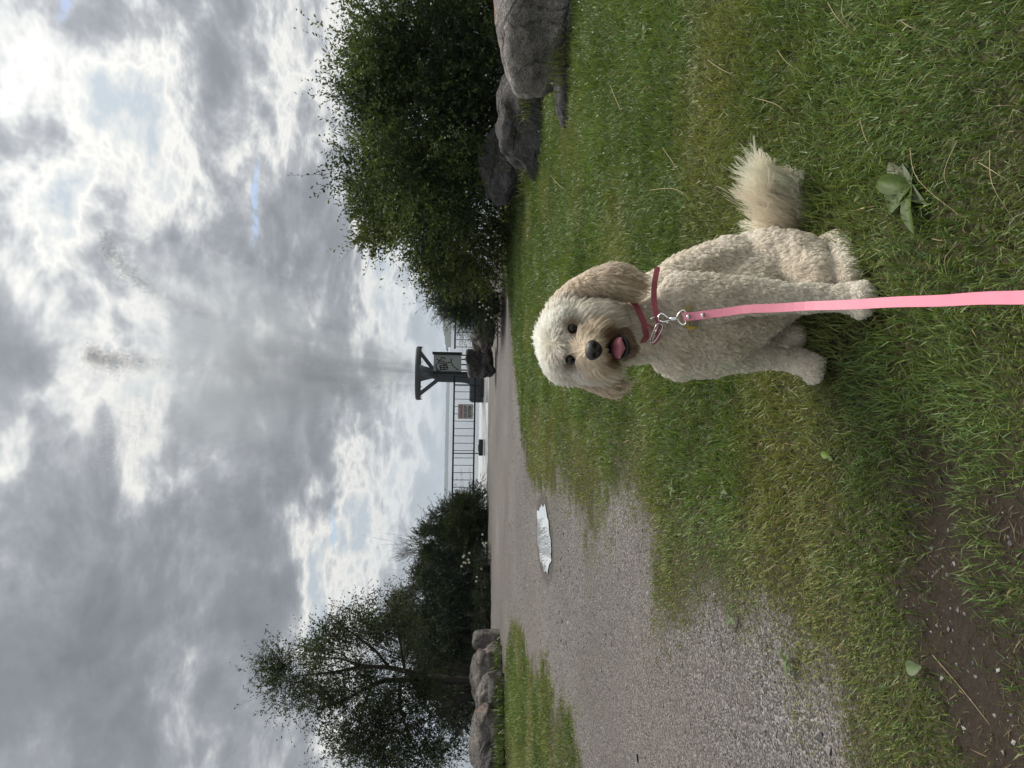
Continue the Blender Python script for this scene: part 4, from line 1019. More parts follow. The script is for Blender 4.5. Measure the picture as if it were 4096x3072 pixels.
def strands(p, nn_, reg, curlph, rnd):
    N_ = len(p)
    L = np.array([LEN[k] for k in REG])[reg]; cu_ = np.array([CUR[k] for k in REG])[reg]; lay = np.array([LAY[k] for k in REG])[reg]
    g = np.tile(-upw, (N_, 1)).astype(float)
    I = lambda k: reg == REG.index(k)
    m = I('head'); g[m] = unit(p[m] - (face_np + np.array([0, 0.02, 0.045]))) - upw * 0.25 + np.array([0, 0.5, 0])
    m = I('cheek'); g[m] = unit(p[m] - nose_np) * 1.1 - upw * 0.9
    m = I('muzzle'); g[m] = unit((p[m] - (nose_np + np.array([0, 0, 0.012]))) * np.array([1.5, 1, 1])) * 1.0 - upw * 0.65
    m = I('jaw'); g[m] = -upw * 1.0 + unit(p[m] - np.array(MOUTH)) * 0.5
    m = I('ear'); g[m] = -upw + np.array([0, 0, 0]) + nn_[m] * 0.12
    m = I('tail'); g[m] = upw * 0.95 + tailax * 0.32
    m = I('torso') | I('neck') | I('thigh'); g[m] = -upw + 0.75 * np.c_[vnoise(p[m], 11, 2, 5) - .5, vnoise(p[m], 11, 2, 6) - .5, vnoise(p[m], 11, 2, 7) - .5] * 2
    g = g - nn_ * (g * nn_).sum(1)[:, None] * 0.9; g = unit(g)
    # shorter next to nose, eyes, mouth and collar
    dn = dist_to(p, NOSE); s = np.clip((dn - 0.014) / 0.045, 0.10, 1); hm = I('muzzle') | I('head') | I('cheek'); L = np.where(hm, L * s, L)
    for e in EYES: L = np.where(hm, L * np.clip((dist_to(p, e) - 0.004) / 0.034, 0.12, 1), L)
    m = I('muzzle') | I('jaw'); L = np.where(m, L * np.clip((dist_to(p, MOUTH) - 0.006) / 0.030, 0.3, 1), L)
    low = I('tail') & (nn_[:, 2] < -0.1); L = np.where(low, L * 0.35, L)
    tt = np.clip(((p - np.array(P(3188, 930, 2.125))) @ tailax) / 0.18, -0.3, 1.0); L = np.where(I('tail'), L * (0.35 + 0.85 * np.sin(np.clip(tt * 0.8 + 0.18, 0, 1) * math.pi)), L)
    et = np.clip((1.0 - (p[:, 2] - 0.60) / 0.22), 0.35, 1.1); L = np.where(I('ear'), L * et, L)
    dc = np.full(N_, 9.0)
    for q in [x for x in rp if rowY(x) < 1390]: dc = np.minimum(dc, dist_to(p, q))
    m = (I('neck') | I('torso')); L = np.where(m, L * np.clip((dc - 0.004) / 0.030, 0.22, 1), L)
    L = L * (0.7 + 0.6 * rnd) * (0.72 + 0.56 * vnoise(p, 22, 2, 33))
    fly = (drg.random(N_) < 0.05) & (I('ear') | I('head') | I('tail') | I('cheek')); L = np.where(fly, L * 1.4, L)
    u = unit(np.cross(nn_, g)); out = np.empty((N_, KP, 3)); pos = p - nn_ * 0.002; out[:, 0] = pos
    for k in range(1, KP):
        t = k / (KP - 1); f = np.clip(lay * (0.35 + 1.1 * t), 0, 0.97)[:, None]
        d = unit(nn_ * (1 - f) + g * f); d[:, 2] -= np.where(I('ear') | I('cheek'), 0.45 * t, 0.10 * t); d = unit(d)
        pos = pos + d * (L / (KP - 1))[:, None]
        ph = curlph + t * (4.8 + 2.0 * rnd)
        amp = (cu_ * t ** 0.8)[:, None]
        out[:, k] = pos + u * amp * np.sin(ph)[:, None] + np.cross(u, d) * amp * np.cos(ph)[:, None]
    return out, L
NS, NC = 200000, 21000
cp_, cn_ = tri_sample(NC); creg = region_of(cp_); cph = drg.uniform(0, 6.28, NC); crn = drg.random(NC)
cst, cL = strands(cp_, cn_, creg, cph, crn)
kd = KDTree(NC)
for i in range(NC): kd.insert(cp_[i], i)
kd.balance()
sp, sn = tri_sample(NS); sreg = region_of(sp)
# bare: eyes, nose, mouth opening
keep = np.ones(NS, bool)
for e in EYES: keep &= dist_to(sp, e) > 0.0165
keep &= dist_to(sp, NOSE) > 0.024
mv = sp - np.array(CAMPOS); mdp = mv @ np.array(fwd); mX = 2048 + FPX * (mv @ np.array(cx)) / mdp; mY = 1536 - FPX * (mv @ np.array(cy)) / mdp
keep &= ~((((mX - 2462) / 46) ** 2 + ((mY - 1386) / 44) ** 2 < 1) & (mdp < 1.80))
sp, sn, sreg = sp[keep], sn[keep], sreg[keep]; NS = len(sp)
ci = np.array([kd.find(q)[1] for q in sp])
st_, sL = strands(sp, sn, sreg, cph[ci] + drg.normal(size=NS) * 0.5, np.clip(crn[ci] * 0.7 + drg.random(NS) * 0.3, 0, 1))
same = (creg[ci] == sreg)
pull = np.array([dict(torso=.46, neck=.46, thigh=.46, leg=.44, paw=.5, head=.42, cheek=.45, muzzle=.40, jaw=.45, ear=.60, tail=.68)[k] for k in REG])[sreg] * same
tk = np.linspace(0, 1, KP) ** 1.1
tgt = cst[ci] + (sp - cp_[ci])[:, None, :] * 0.25
rel = np.clip(sL / np.maximum(cL[ci], 1e-4), 0.3, 1.0)
st_ = st_ + (tgt - st_) * (pull * np.where(np.abs(rel - 1) < 0.6, 1, 0.4))[:, None, None] * tk[None, :, None]
ok_ = np.ones(NS, bool)
ef = np.array((CAMPOS - (EYES[0] + EYES[1]) / 2).normalized())
for e in EYES:                                   # groomed clear of the eyes
    v = st_ - np.array(e); al = np.clip(v @ ef, 0.0, 0.05); dd = np.linalg.norm(v - al[:, :, None] * ef, axis=2)
    ok_ &= ~(dd < 0.0125).any(1)
v = st_ - np.array(NOSE); al = np.clip(v @ ef, 0.0, 0.05); ok_ &= ~(np.linalg.norm(v - al[:, :, None] * ef, axis=2) < 0.019).any(1)
v = st_ - np.array(P(2470, 1388, 1.70)); al = np.clip(v @ ef, -0.01, 0.05); ok_ &= ~(np.linalg.norm(v - al[:, :, None] * ef, axis=2) < 0.0215).any(1)
st_, sp, sreg, ci, sL = st_[ok_], sp[ok_], sreg[ok_], ci[ok_], sL[ok_]; NS = len(st_)
st_[:, :, 2] = np.maximum(st_[:, :, 2], 0.003)
scol = coat_colour(sp, sreg) * (0.80 + 0.34 * (0.65 * crn[ci] + 0.35 * drg.random(NS)))[:, None]
hc = bpy.data.hair_curves.new('coat'); hc.add_curves([KP] * NS)
hc.attributes['position'].data.foreach_set('vector', st_.astype(np.float32).ravel())
ra = hc.attributes.get('radius') or hc.attributes.new('radius', 'FLOAT', 'POINT')
r0 = np.array([dict(torso=.00062, neck=.00062, thigh=.0006, leg=.0006, paw=.0006, head=.00050, cheek=.00048, muzzle=.00042, jaw=.00042, ear=.00052, tail=.00050)[k] for k in REG])[sreg]
prof = np.linspace(1.0, 0.35, KP)
ra.data.foreach_set('value', (r0[:, None] * prof[None]).astype(np.float32).ravel())
ca = hc.attributes.new('col', 'FLOAT_COLOR', 'CURVE'); ca.data.foreach_set('color', np.c_[np.clip(scol, 0, .92), np.ones(NS)].astype(np.float32).ravel())
M_fur, n = new_mat('dog_coat'); n.n.remove(n.b)
at = n.node('ShaderNodeAttribute', attribute_name='col')
hb = n.node('ShaderNodeBsdfHairPrincipled'); hb.parametrization = 'COLOR'; n.put(hb.inputs['Color'], at.outputs['Color'])
hb.inputs['Roughness'].default_value = 0.55; hb.inputs['Radial Roughness'].default_value = 0.7
df = n.node('ShaderNodeBsdfDiffuse'); n.put(df.inputs[0], at.outputs['Color'])
mx = n.node('ShaderNodeMixShader'); mx.inputs[0].default_value = 0.5
n.l.new(hb.outputs[0], mx.inputs[1]); n.l.new(df.outputs[0], mx.inputs[2]); n.l.new(mx.outputs[0], n.out.inputs[0])
link('coat', hc, M_fur, DOG)
# ---- face
M_eye, n = new_mat('dog_eye'); n.b.inputs['Base Color'].default_value = (0.012, 0.008, 0.006, 1); n.b.inputs['Roughness'].default_value = 0.08
M_nose, n = new_mat('dog_nose'); cc = obj_co(n); n.put(n.b.inputs['Base Color'], n.mix(n.noise(cc, 300, 3), (0.012, 0.010, 0.011), (0.035, 0.029, 0.030)))
n.b.inputs['Roughness'].default_value = 0.42; n.put(n.b.inputs['Normal'], n.bump(n.voro(cc, 700), 0.35, 0.001))
M_mouth = plain('black_lip_and_mouth_shade', (0.010, 0.007, 0.008), 0.5, 0, 0.3, 60)  # black lip skin, also paints the darkness inside the mouth
M_tong, n = new_mat('tongue'); cc = obj_co(n); n.put(n.b.inputs['Base Color'], n.mix(n.noise(cc, 90, 4), (0.30, 0.095, 0.125), (0.42, 0.155, 0.18)))
n.b.inputs['Roughness'].default_value = 0.38; n.b.inputs['Subsurface Weight'].default_value = 0.15; n.b.inputs['Subsurface Radius'].default_value = (0.01, 0.003, 0.002)
n.put(n.b.inputs['Normal'], n.bump(n.noise(cc, 500, 3), 0.25, 0.001))
for e in EYES:
    bm = bmesh.new(); bmesh.ops.create_uvsphere(bm, u_segments=20, v_segments=12, radius=0.0135, matrix=Matrix.Translation(e))
    link('eye', bm_mesh('eye', bm, True), M_eye, DOG)
# head axes: forward (towards the lens), up, side
hf = (CAMPOS - NOSE).normalized(); hs = (EYES[0] - EYES[1]).normalized(); hs = (hs - hf * hs.dot(hf)).normalized(); hu = hs.cross(-hf).normalized()
if hu.z < 0: hu = -hu
def hl(c, s, u, f): return c + hs * s + hu * u + hf * f
bm = bmesh.new(); bmesh.ops.create_icosphere(bm, subdivisions=4, radius=1.0)
for v in bm.verts:
    x, y, z = v.co                                  # x side, y up, z forward
    wdt = 0.0235 * (1.0 + 0.22 * y) ; q = Vector((x * wdt, y * 0.0205, z * 0.0185))
    for sg in (-1, 1):
        dd = math.hypot((x - sg * 0.46) / 0.27, (y + 0.22) / 0.30)
        if z > 0 and dd < 1: q -= Vector((0, 0, 1)) * 0.0095 * (1 - dd * dd) ** 0.6
    if z > 0: q.z -= 0.0022 * math.exp(-(x / 0.10) ** 2) * (1 if y < 0.1 else 0.3)
    v.co = hl(NOSE, q.x, q.y, q.z + 0.001)
bmesh.ops.recalc_face_normals(bm, faces=bm.faces[:])
link('nose', bm_mesh('nose', bm, True), M_nose, DOG)
bm = bmesh.new(); bmesh.ops.create_icosphere(bm, subdivisions=3, radius=1.0)
MC = P(2464, 1386, 1.722)  # solid black form stands in for the shade of the open mouth
for v in bm.verts: x, y, z = v.co; v.co = hl(MC, x * 0.033, y * 0.028 - abs(x) * 0.002, z * 0.016 - 0.012)
link('mouth', bm_mesh('mouth', bm, True), M_mouth, DOG)
# tongue: a curled flap resting on the lower lip
V, F = [], []; NU, NV_ = 14, 18
tpath = [P(2438, 1392, 1.752), P(2448, 1392, 1.722), P(2466, 1391, 1.700), P(2484, 1392, 1.692), P(2500, 1393, 1.694)]
tp = catmull(tpath, 5)[:NV_ + 3]
for side_ in (0, 1):
    for i, c in enumerate(tp):
        t = i / (len(tp) - 1); wv = 0.0275 * (1 - max(0, (t - 0.62) / 0.38) ** 2.6 * 0.98) * (0.86 + 0.14 * t)
        d = (tp[min(i + 1, len(tp) - 1)] - tp[max(i - 1, 0)]).normalized(); nrm = hs.cross(d).normalized()
        if nrm.dot(hf) < 0: nrm = -nrm
        for j in range(NU + 1):
            s = j / NU * 2 - 1
            th = 0.0035 * math.sqrt(max(0, 1 - s * s)) * (1 if side_ == 0 else -1)
            groove = -0.0028 * math.exp(-(s / 0.16) ** 2) if side_ == 0 else 0
            V.append(c + hs * s * wv + nrm * (th + groove - 0.006 * s * s))
nrow = NU + 1; nr = len(tp)
for sd_ in (0, 1):
    o_ = sd_ * nr * nrow
    for i in range(nr - 1):
        for j in range(NU):
            f = (o_ + i * nrow + j, o_ + i * nrow + j + 1, o_ + (i + 1) * nrow + j + 1, o_ + (i + 1) * nrow + j); F.append(f if sd_ == 0 else f[::-1])
me = bpy.data.meshes.new('tongue'); me.from_pydata([tuple(v) for v in V], [], F); me.update(); me.polygons.foreach_set('use_smooth', np.ones(len(F), bool))
link('tongue', me, M_tong, DOG)
# lower lip
lip = [P(2478, 1345, 1.728), P(2502, 1360, 1.706), P(2511, 1388, 1.698), P(2503, 1418, 1.704), P(2480, 1430, 1.726)]
lp = catmull(lip, 6); link('lip', tube_mesh('lip', [(lp, [0.0052] * len(lp))], 8), M_mouth, DOG)

# ------------------------------------------------------------------ collar, tags and leash
M_strap = plain('pink_leather_collar', (0.33, 0.075, 0.10), 0.5, 0, 0.18, 60, 0.15)
M_leash, n = new_mat('pink_coated_webbing'); cc = obj_co(n)
lc_ = n.mix(n.noise(cc, 25, 5, 0.6), (0.60, 0.185, 0.265), (0.71, 0.26, 0.34)); lc_ = n.mix(n.maprange(n.noise(cc, 14, 5, 0.7), 0.60, 0.74, 0, 0.5), lc_, (0.40, 0.16, 0.17))
n.put(n.b.inputs['Base Color'], lc_); n.b.inputs['Roughness'].default_value = 0.48
n.put(n.b.inputs['Normal'], n.bump(n.noise(cc, 900, 2), 0.12, 0.0006))
def metal(name, col, rough=0.22):
    m, n = new_mat(name); n.b.inputs['Metallic'].default_value = 1.0; n.b.inputs['Base Color'].default_value = (*col, 1)
    n.put(n.b.inputs['Roughness'], n.maprange(n.noise(obj_co(n), 300, 3), 0.3, 0.7, rough * 0.7, rough * 1.4)); return m
M_chr = metal('bright_steel', (0.80, 0.80, 0.79)); M_brass = metal('tarnished_brass', (0.30, 0.24, 0.12), 0.35); M_gun = metal('dark_steel', (0.35, 0.33, 0.30), 0.35)
def strap(name, pts, wid, widths, thick, mat, parent, closed=False, round_end=False):
    """flat band along pts; wid: list of width direction vectors"""
    V, F = [], []; N_ = len(pts)
    for i in range(N_):
        d = pts[(i + 1) % N_] - pts[i - 1] if closed else pts[min(i + 1, N_ - 1)] - pts[max(i - 1, 0)]
        d = d.normalized(); wv = (wid[i] - d * wid[i].dot(d)).normalized(); nv_ = d.cross(wv).normalized()
        w2 = widths[i] / 2; t2_ = thick / 2
        for (a, b) in ((-w2, -t2_), (w2, -t2_), (w2 + 0.0002, 0), (w2, t2_), (-w2, t2_), (-w2 - 0.0002, 0)):
            V.append(pts[i] + wv * a + nv_ * b)
    rngN = N_ if closed else N_ - 1
    for i in range(rngN):
        j = (i + 1) % N_
        for k in range(6): F.append((6 * i + k, 6 * i + (k + 1) % 6, 6 * j + (k + 1) % 6, 6 * j + k))
    if not closed: F.append(tuple(range(5, -1, -1))); F.append(tuple(range(6 * (N_ - 1), 6 * N_)))
    me = bpy.data.meshes.new(name); me.from_pydata([tuple(v) for v in V], [], F); me.update()
    bm = bmesh.new(); bm.from_mesh(me); bmesh.ops.recalc_face_normals(bm, faces=bm.faces[:]); bm.to_mesh(me); bm.free()
    return link(name, me, mat, parent)
def wire(name, pts, r, mat, parent, closed=True, sides=8):
    pts = list(pts)
    if closed: pts = pts + [pts[0], pts[1]]
    return link(name, tube_mesh(name, [(pts, [r] * len(pts))], sides), mat, parent)
CO = empty('dog_collar', rp[30], label='dark pink leather collar buckled round the dog\'s neck', cat='collar')
wdirs = []
for i in range(len(rp)):
    d = (rp[(i + 1) % len(rp)] - rp[i - 1]).normalized(); wdirs.append(rn_[i].cross(d))
strap('band', rp, wdirs, [0.0135] * len(rp), 0.0035, M_strap, CO, True)
sc0 = [(2640, 1318, 1.745), (2634, 1290, 1.742), (2626, 1262, 1.744), (2617, 1213, 1.765), (2616, 1160, 1.795), (2622, 1110, 1.83), (2631, 1068, 1.862)]
def sk(q):
    if q[1] > 1240: return P(*q)
    d = ray(q[0], q[1]); h_ = BV.ray_cast(CAMPOS, d)
    return P(*q) if h_[0] is None else min(h_[0] - d * 0.024, P(*q), key=lambda v: (v - CAMPOS).length)
sp_ = catmull([sk(q) for q in sc0], 6); wd_ = [cx.copy() for _ in sp_]; ww = [0.0138] * len(sp_); ww[-1] = 0.006; ww[-2] = 0.0125; ww[-3] = 0.0148
strap('strap_end', sp_, wd_, ww, 0.003, M_strap, CO)
sp2 = catmull([P(2596, 1300, 1.77), P(2615, 1318, 1.752), P(2634, 1340, 1.750), P(2622, 1362, 1.765), P(2604, 1372, 1.778)], 5)
strap('keeper_loop', sp2, [cx - cy * 0.5 for _ in sp2], [0.0145] * len(sp2), 0.003, M_strap, CO)
wire('buckle', catmull([P(2600, 1362, 1.752), P(2626, 1300, 1.738), P(2647, 1298, 1.738), P(2648, 1318, 1.738), P(2618, 1366, 1.752)], 5, True), 0.0016, M_chr, CO)
wire('buckle_tongue', [P(2609, 1366, 1.75), P(2618, 1335, 1.739), P(2634, 1300, 1.735)], 0.0012, M_chr, CO, False)
wire('d_ring', [P(2617 + 18 * math.cos(a), 1276 + 7 * math.sin(a) - 4 * math.cos(a), 1.740 + 0.010 * math.sin(a)) for a in np.linspace(0, 2 * math.pi, 18, endpoint=False)], 0.0012, M_chr, CO)
def disc(c, r, t, nrm, mat, parent, name, dome=0.0):
    q = nrm.to_track_quat('Z', 'Y').to_matrix().to_4x4(); bm = bmesh.new()
    bmesh.ops.create_cone(bm, cap_ends=True, segments=24, radius1=r, radius2=r * (0.92 if not dome else 0.6), depth=t, matrix=Matrix.Translation(c) @ q)
    return link(name, bm_mesh(name, bm), mat, parent)
disc(P(2580, 1228, 1.802), 0.0055, 0.002, (CAMPOS - P(2580, 1228, 1.8)).normalized() + Vector((.4, 0, 0)), M_gun, CO, 'rivet')
# tags
TG = empty('tag', P(2720, 1290, 1.79), label='bone-shaped dark brass tag hanging from the collar', cat='tag', group='tags on the collar')
bm = bmesh.new(); q4 = (CAMPOS - P(2755, 1240, 1.77)).to_track_quat('Z', 'Y').to_matrix().to_4x4()
for (X, Y, r) in ((2752, 1233, .0085), (2736, 1240, .0080), (2750, 1250, .009), (2748, 1262, .009), (2750, 1276, .0085), (2740, 1286, .0085), (2756, 1292, .0085)):
    bmesh.ops.create_cone(bm, cap_ends=True, segments=18, radius1=r, radius2=r, depth=0.0016 + 0.0001 * (X % 7), matrix=Matrix.Translation(hit(X, Y, -0.020)) @ q4)
link('plate', bm_mesh('plate', bm), M_brass, TG)
TG = empty('tag', P(2763, 1300, 1.79), label='round yellow tag behind the leash clip', cat='tag', group='tags on the collar')
o = disc(hit(2766, 1290, -0.016), 0.0185, 0.0014, (CAMPOS - P(2766, 1290, 1.79)), plain('yellow_enamel', (0.42, 0.33, 0.03), 0.35, 0.3, 0.15, 40), TG, 'plate')
TG = empty('tag', P(2780, 1290, 1.78), label='small engraved silver tag half hidden by the leash', cat='tag', group='tags on the collar')
bm = bmesh.new(); q3 = Matrix((cx, cy, -fwd)).transposed(); bm_box(bm, hit(2779, 1284, -0.024), (0.026, 0.026, 0.0014), q3, 0.004); pl_ = link('plate', bm_mesh('plate', bm), M_gun, TG)
for k in range(3):
    bm = bmesh.new(); bm_box(bm, hit(2768 + 10 * k, 1291, -0.0256), (0.0012, 0.011, 0.0004), q3); link('engraving', bm_mesh('engraving', bm), M_chr, pl_)
# leash
LE = empty('leash', P(3000, 1235, 1.6), label='light pink flat leash with two silver studs running from the collar towards the viewer', cat='leash')
lc = [(2733, 1268, 1.672), (2813, 1260, 1.655), (3000, 1237, 1.60), (3300, 1222, 1.47), (3700, 1204, 1.22), (4096, 1188, 0.985), (4500, 1174, 0.80), (5200, 1160, 0.62)]
lpts = catmull([P(*q) for q in lc], 8)
for i, p in enumerate(lpts): lpts[i] = p + Vector((0.0006 * math.sin(i * 0.9), 0, 0.0012 * math.sin(i * 0.55)))
strap('strap', lpts, [cy + fwd * 0.12 * math.sin(i * 0.13) for i in range(len(lpts))], [0.0192] * len(lpts), 0.0026, M_leash, LE)
fold = [P(2735, 1268, 1.678), P(2780, 1263, 1.670), P(2836, 1259, 1.658)]
fold = catmull(fold, 5); strap('fold', [p + fwd * 0.004 for p in fold], [cy.copy() for _ in fold], [0.0188] * (len(fold) - 1) + [0.012], 0.0026, M_leash, LE)
for X, Y, d in ((2755, 1266, 1.664), (2813, 1260, 1.651)):
    c = P(X, Y, d); q = (-fwd).to_track_quat('Z', 'Y').to_matrix().to_4x4(); bm = bmesh.new()
    bmesh.ops.create_uvsphere(bm, u_segments=20, v_segments=10, radius=0.0058, matrix=Matrix.Translation(c) @ q @ Matrix.Diagonal((1, 1, 0.42, 1)))
    link('stud', bm_mesh('stud', bm, True), M_chr, LE)
HK = lambda X, Y, dd=0.0: P(X, Y, 1.700 - (X - 2640) / 100 * 0.022 + dd)
hook = empty('snap_hook', HK(2680, 1275), label='silver swivel snap hook joining the leash to the collar ring', cat='hook')
wire('hook', [HK(2636, 1283), HK(2634, 1266), HK(2642, 1254), HK(2655, 1256), HK(2666, 1266), HK(2685, 1272)], 0.0024, M_chr, hook, False)
wire('gate', [HK(2637, 1283), HK(2652, 1287), HK(2670, 1284), HK(2685, 1280)], 0.0017, M_chr, hook, False)
wire('shank', [HK(2680, 1276), HK(2692, 1275), HK(2700, 1274), HK(2704, 1274), HK(2710, 1273)], 0.0042, M_chr, hook, False, 10)
wire('swivel_loop', catmull([HK(2708, 1270), HK(2722, 1246), HK(2740, 1242), HK(2742, 1270), HK(2742, 1296), HK(2724, 1294)], 4, True), 0.0021, M_chr, hook)
wire('thumb_knob', [HK(2668, 1288), HK(2671, 1293)], 0.0022, M_chr, hook, False)
# ------------------------------------------------------------------ fountain spray
frg = np.random.default_rng(5)
noz = np.array([rcx, FY, zring + 0.05])
def px_at(X, Y, y=FY): return np.array(PY(X, Y, y))
def stream(apex, n_, t0, t1, spread, rad, bias=1.0):
    """droplets on a ballistic path that tops out at the point apex; t in fractions of the rise time"""
    H_ = apex[2] - noz[2]; T_ = math.sqrt(2 * H_ / 9.81); v = np.array([(apex[0] - noz[0]) / T_, (apex[1] - noz[1]) / T_, 9.81 * T_])
    t = (t0 + (t1 - t0) * frg.random(n_) ** bias) * T_
    sp = spread * (0.25 + 0.75 * (t / T_))
    vv = v + frg.normal(size=(n_, 3)) * np.array([1, 1, 0.7]) * (sp / T_)[:, None]
    aa = frg.uniform(0, 6.28, n_); ro = 0.55 * np.sqrt(frg.random(n_)) * min(1.0, spread / 0.5)
    p = noz + np.c_[np.cos(aa) * ro, np.sin(aa) * ro, np.zeros(n_)] + vv * t[:, None]; p[:, 2] -= 0.5 * 9.81 * t * t
    return p, np.clip(frg.lognormal(math.log(rad), 0.45, n_), rad * 0.35, rad * 2.6)
S = []
S.append(stream(px_at(360, 1422), 9000, 0.50, 1.04, 0.20, 0.0056, 0.8))
S.append(stream(px_at(420, 1445), 11000, 0.15, 1.0, 0.34, 0.0056, 0.75))
S.append(stream(px_at(430, 960), 9000, 0.35, 1.04, 0.24, 0.0050, 0.7))
S.append(stream(px_at(480, 1050), 7000, 0.40, 1.15, 0.70, 0.0045, 0.7))
S.append(stream(px_at(470, 1720), 9000, 0.60, 1.15, 0.75, 0.0045, 0.7))
S.append(stream(px_at(560, 1850), 3200, 0.65, 1.2, 0.85, 0.0046, 0.7))
for (X, Y) in ((700, 1280), (760, 1640), (1000, 1330), (1050, 1560), (820, 1480)):
    S.append(stream(px_at(X, Y), 6000, 0.0, 1.7, 0.8, 0.0036, 0.75))
pp_ = np.concatenate([s[0] for s in S]); rr_ = np.concatenate([s[1] for s in S])
m = (pp_[:, 2] > zring - 0.02); pp_, rr_ = pp_[m], rr_[m]
tet = np.array([(1, 1, 1), (1, -1, -1), (-1, 1, -1), (-1, -1, 1)], float) / math.sqrt(3) * 1.35
V = pp_[:, None, :] + tet[None] * rr_[:, None, None] * frg.choice([-1, 1], (len(pp_), 1, 3)) 
F = (np.arange(len(pp_))[:, None, None] * 4 + np.array([(0, 1, 2), (0, 3, 1), (0, 2, 3), (1, 3, 2)])[None]).reshape(-1, 3)
M_drop, n = new_mat('water_droplets')
n.b.inputs['Base Color'].default_value = (0.36, 0.38, 0.41, 1); n.b.inputs['Roughness'].default_value = 0.25; n.b.inputs['Transmission Weight'].default_value = 0.0
link('fountain_spray', mesh_np('fountain_spray', V.reshape(-1, 3), F, False), M_drop, label='tall grey spray of fountain water droplets against the clouds', cat='water spray', kind='stuff')

# the fine mist the jets break into: a fan of streaks widening upwards from the nozzle
bm = bmesh.new(); SEG = 28; rings = []
for h_, r_ in ((0.0, 1.0), (1.0, 1.7), (3.0, 2.5), (5.5, 3.7), (8.5, 4.8), (12.2, 5.2)):
    rings.append([bm.verts.new((r_ * math.cos(2 * math.pi * k / SEG), r_ * math.sin(2 * math.pi * k / SEG), h_)) for k in range(SEG)])
for a, b in zip(rings, rings[1:]):
    for k in range(SEG): bm.faces.new((a[k], a[(k + 1) % SEG], b[(k + 1) % SEG], b[k]))
bm.faces.new(rings[0][::-1]); bm.faces.new(rings[-1])
M_mist = bpy.data.materials.new('fountain_mist'); M_mist.use_nodes = True; M_mist.node_tree.nodes.clear(); n = NT(M_mist.node_tree)
oc = obj_co(n); sp3 = n.node('ShaderNodeSeparateXYZ'); n.put(sp3.inputs[0], oc); hgt = sp3.outputs[2]
rad = n.math('ADD', n.math('MULTIPLY', n.math('POWER', n.math('MAXIMUM', hgt, 0.0), 0.85), 0.48), 0.55)
drift = n.math('MULTIPLY', n.math('POWER', n.math('MAXIMUM', hgt, 0.0), 1.3), 0.028)
qx = n.math('DIVIDE', n.math('SUBTRACT', sp3.outputs[0], drift), rad); qy = n.math('DIVIDE', sp3.outputs[1], rad)
cv = n.node('ShaderNodeCombineXYZ'); n.put(cv.inputs[0], qx); n.put(cv.inputs[1], qy); n.put(cv.inputs[2], n.math('MULTIPLY', hgt, 0.16))
fall = n.math('EXPONENT', n.math('MULTIPLY', n.math('ADD', n.math('MULTIPLY', qx, qx), n.math('MULTIPLY', qy, qy)), -1.5))
strk = n.maprange(n.noise(cv.outputs[0], 3.2, 3, 0.6), 0.42, 0.62, 0.03, 1.0)
top = n.maprange(n.math('ADD', hgt, n.math('MULTIPLY', n.noise(oc, 0.5, 3, 0.6), 5.0)), 9.0, 14.0, 1.0, 0.0, True)
dn_ = n.math('MULTIPLY', n.math('MULTIPLY', fall, strk), n.math('DIVIDE', top, n.math('ADD', rad, 0.5)))
pv2 = n.node('ShaderNodeVolumePrincipled'); pv2.inputs['Color'].default_value = (0.86, 0.93, 1.0, 1); pv2.inputs['Anisotropy'].default_value = 0.45
n.put(pv2.inputs['Density'], n.math('MULTIPLY', dn_, 2.2))
mo = n.node('ShaderNodeOutputMaterial'); n.l.new(pv2.outputs[0], mo.inputs['Volume'])
mist = link('fountain_mist', bm_mesh('fountain_mist', bm), M_mist, label='soft grey veil of mist fanning up from the fountain ring', cat='mist', kind='stuff')
mist.location = (rcx, FY, zring + 0.02)

# ------------------------------------------------------------------ weeds, stems and clover in the lawn
M_weed = leaf_mat('broad_leaf', 0.25, 0.5, 0.3)
def broad_leaf(base, az_, length, width, lift, droop_, col, name, parent, fold=0.10, wav=0.06):
    """one broad leaf with a midrib fold and a wavy edge"""
    V, C_ = [], []; NL, NW = 9, 4
    d = Vector((math.cos(az_), math.sin(az_), 0)); s = Vector((-math.sin(az_), math.cos(az_), 0)); ph = random.uniform(0, 6)
    pos = Vector(base); an = lift
    for i in range(NL + 1):
        t = i / NL; wv = width * (math.sin(math.pi * min(1, t * 0.94 + 0.06) ** 0.85) ** 0.8) * 0.5 + 0.0015
        for j in range(NW + 1):
            u = j / NW * 2 - 1
            V.append(pos + s * (u * wv) + Vector((0, 0, abs(u) * wv * fold * 4 + wav * wv * math.sin(7 * t + 3 * u + ph))))
            C_.append(np.array(col) * (1.15 if j == NW // 2 else 0.9 + 0.2 * random.random()))
        an -= droop_ / NL; pos = pos + (d * math.cos(an) + Vector((0, 0, math.sin(an)))) * (length / NL)
    F_ = [(i * (NW + 1) + j, i * (NW + 1) + j + 1, (i + 1) * (NW + 1) + j + 1, (i + 1) * (NW + 1) + j) for i in range(NL) for j in range(NW)]
    return link(name, mesh_np(name, np.array([tuple(v) for v in V]), np.array(F_), True, col=np.array(C_)), M_weed, parent)
def weed(label, X, Y, leaves_, group='broad-leaved weeds in the lawn'):
    b = G(X, Y); b.z = float(gz(np.array([[b.x, b.y]]))[0]) + (0.016 if X > 3600 and Y < 900 else 0.018)
    r = empty('broadleaf_weed', b, label=label, cat='weed', group=group)
    for (az_, L_, W_, lift, dr, col) in leaves_: broad_leaf(b, az_, L_ * (0.82 if X > 3600 and Y < 900 else 0.60), W_ * (0.74 if X > 3600 and Y < 900 else 0.60), lift, dr, col, 'leaf', r)
    return r
GRL, GRD, GRP = (0.115, 0.155, 0.075), (0.060, 0.098, 0.018), (0.19, 0.215, 0.145)
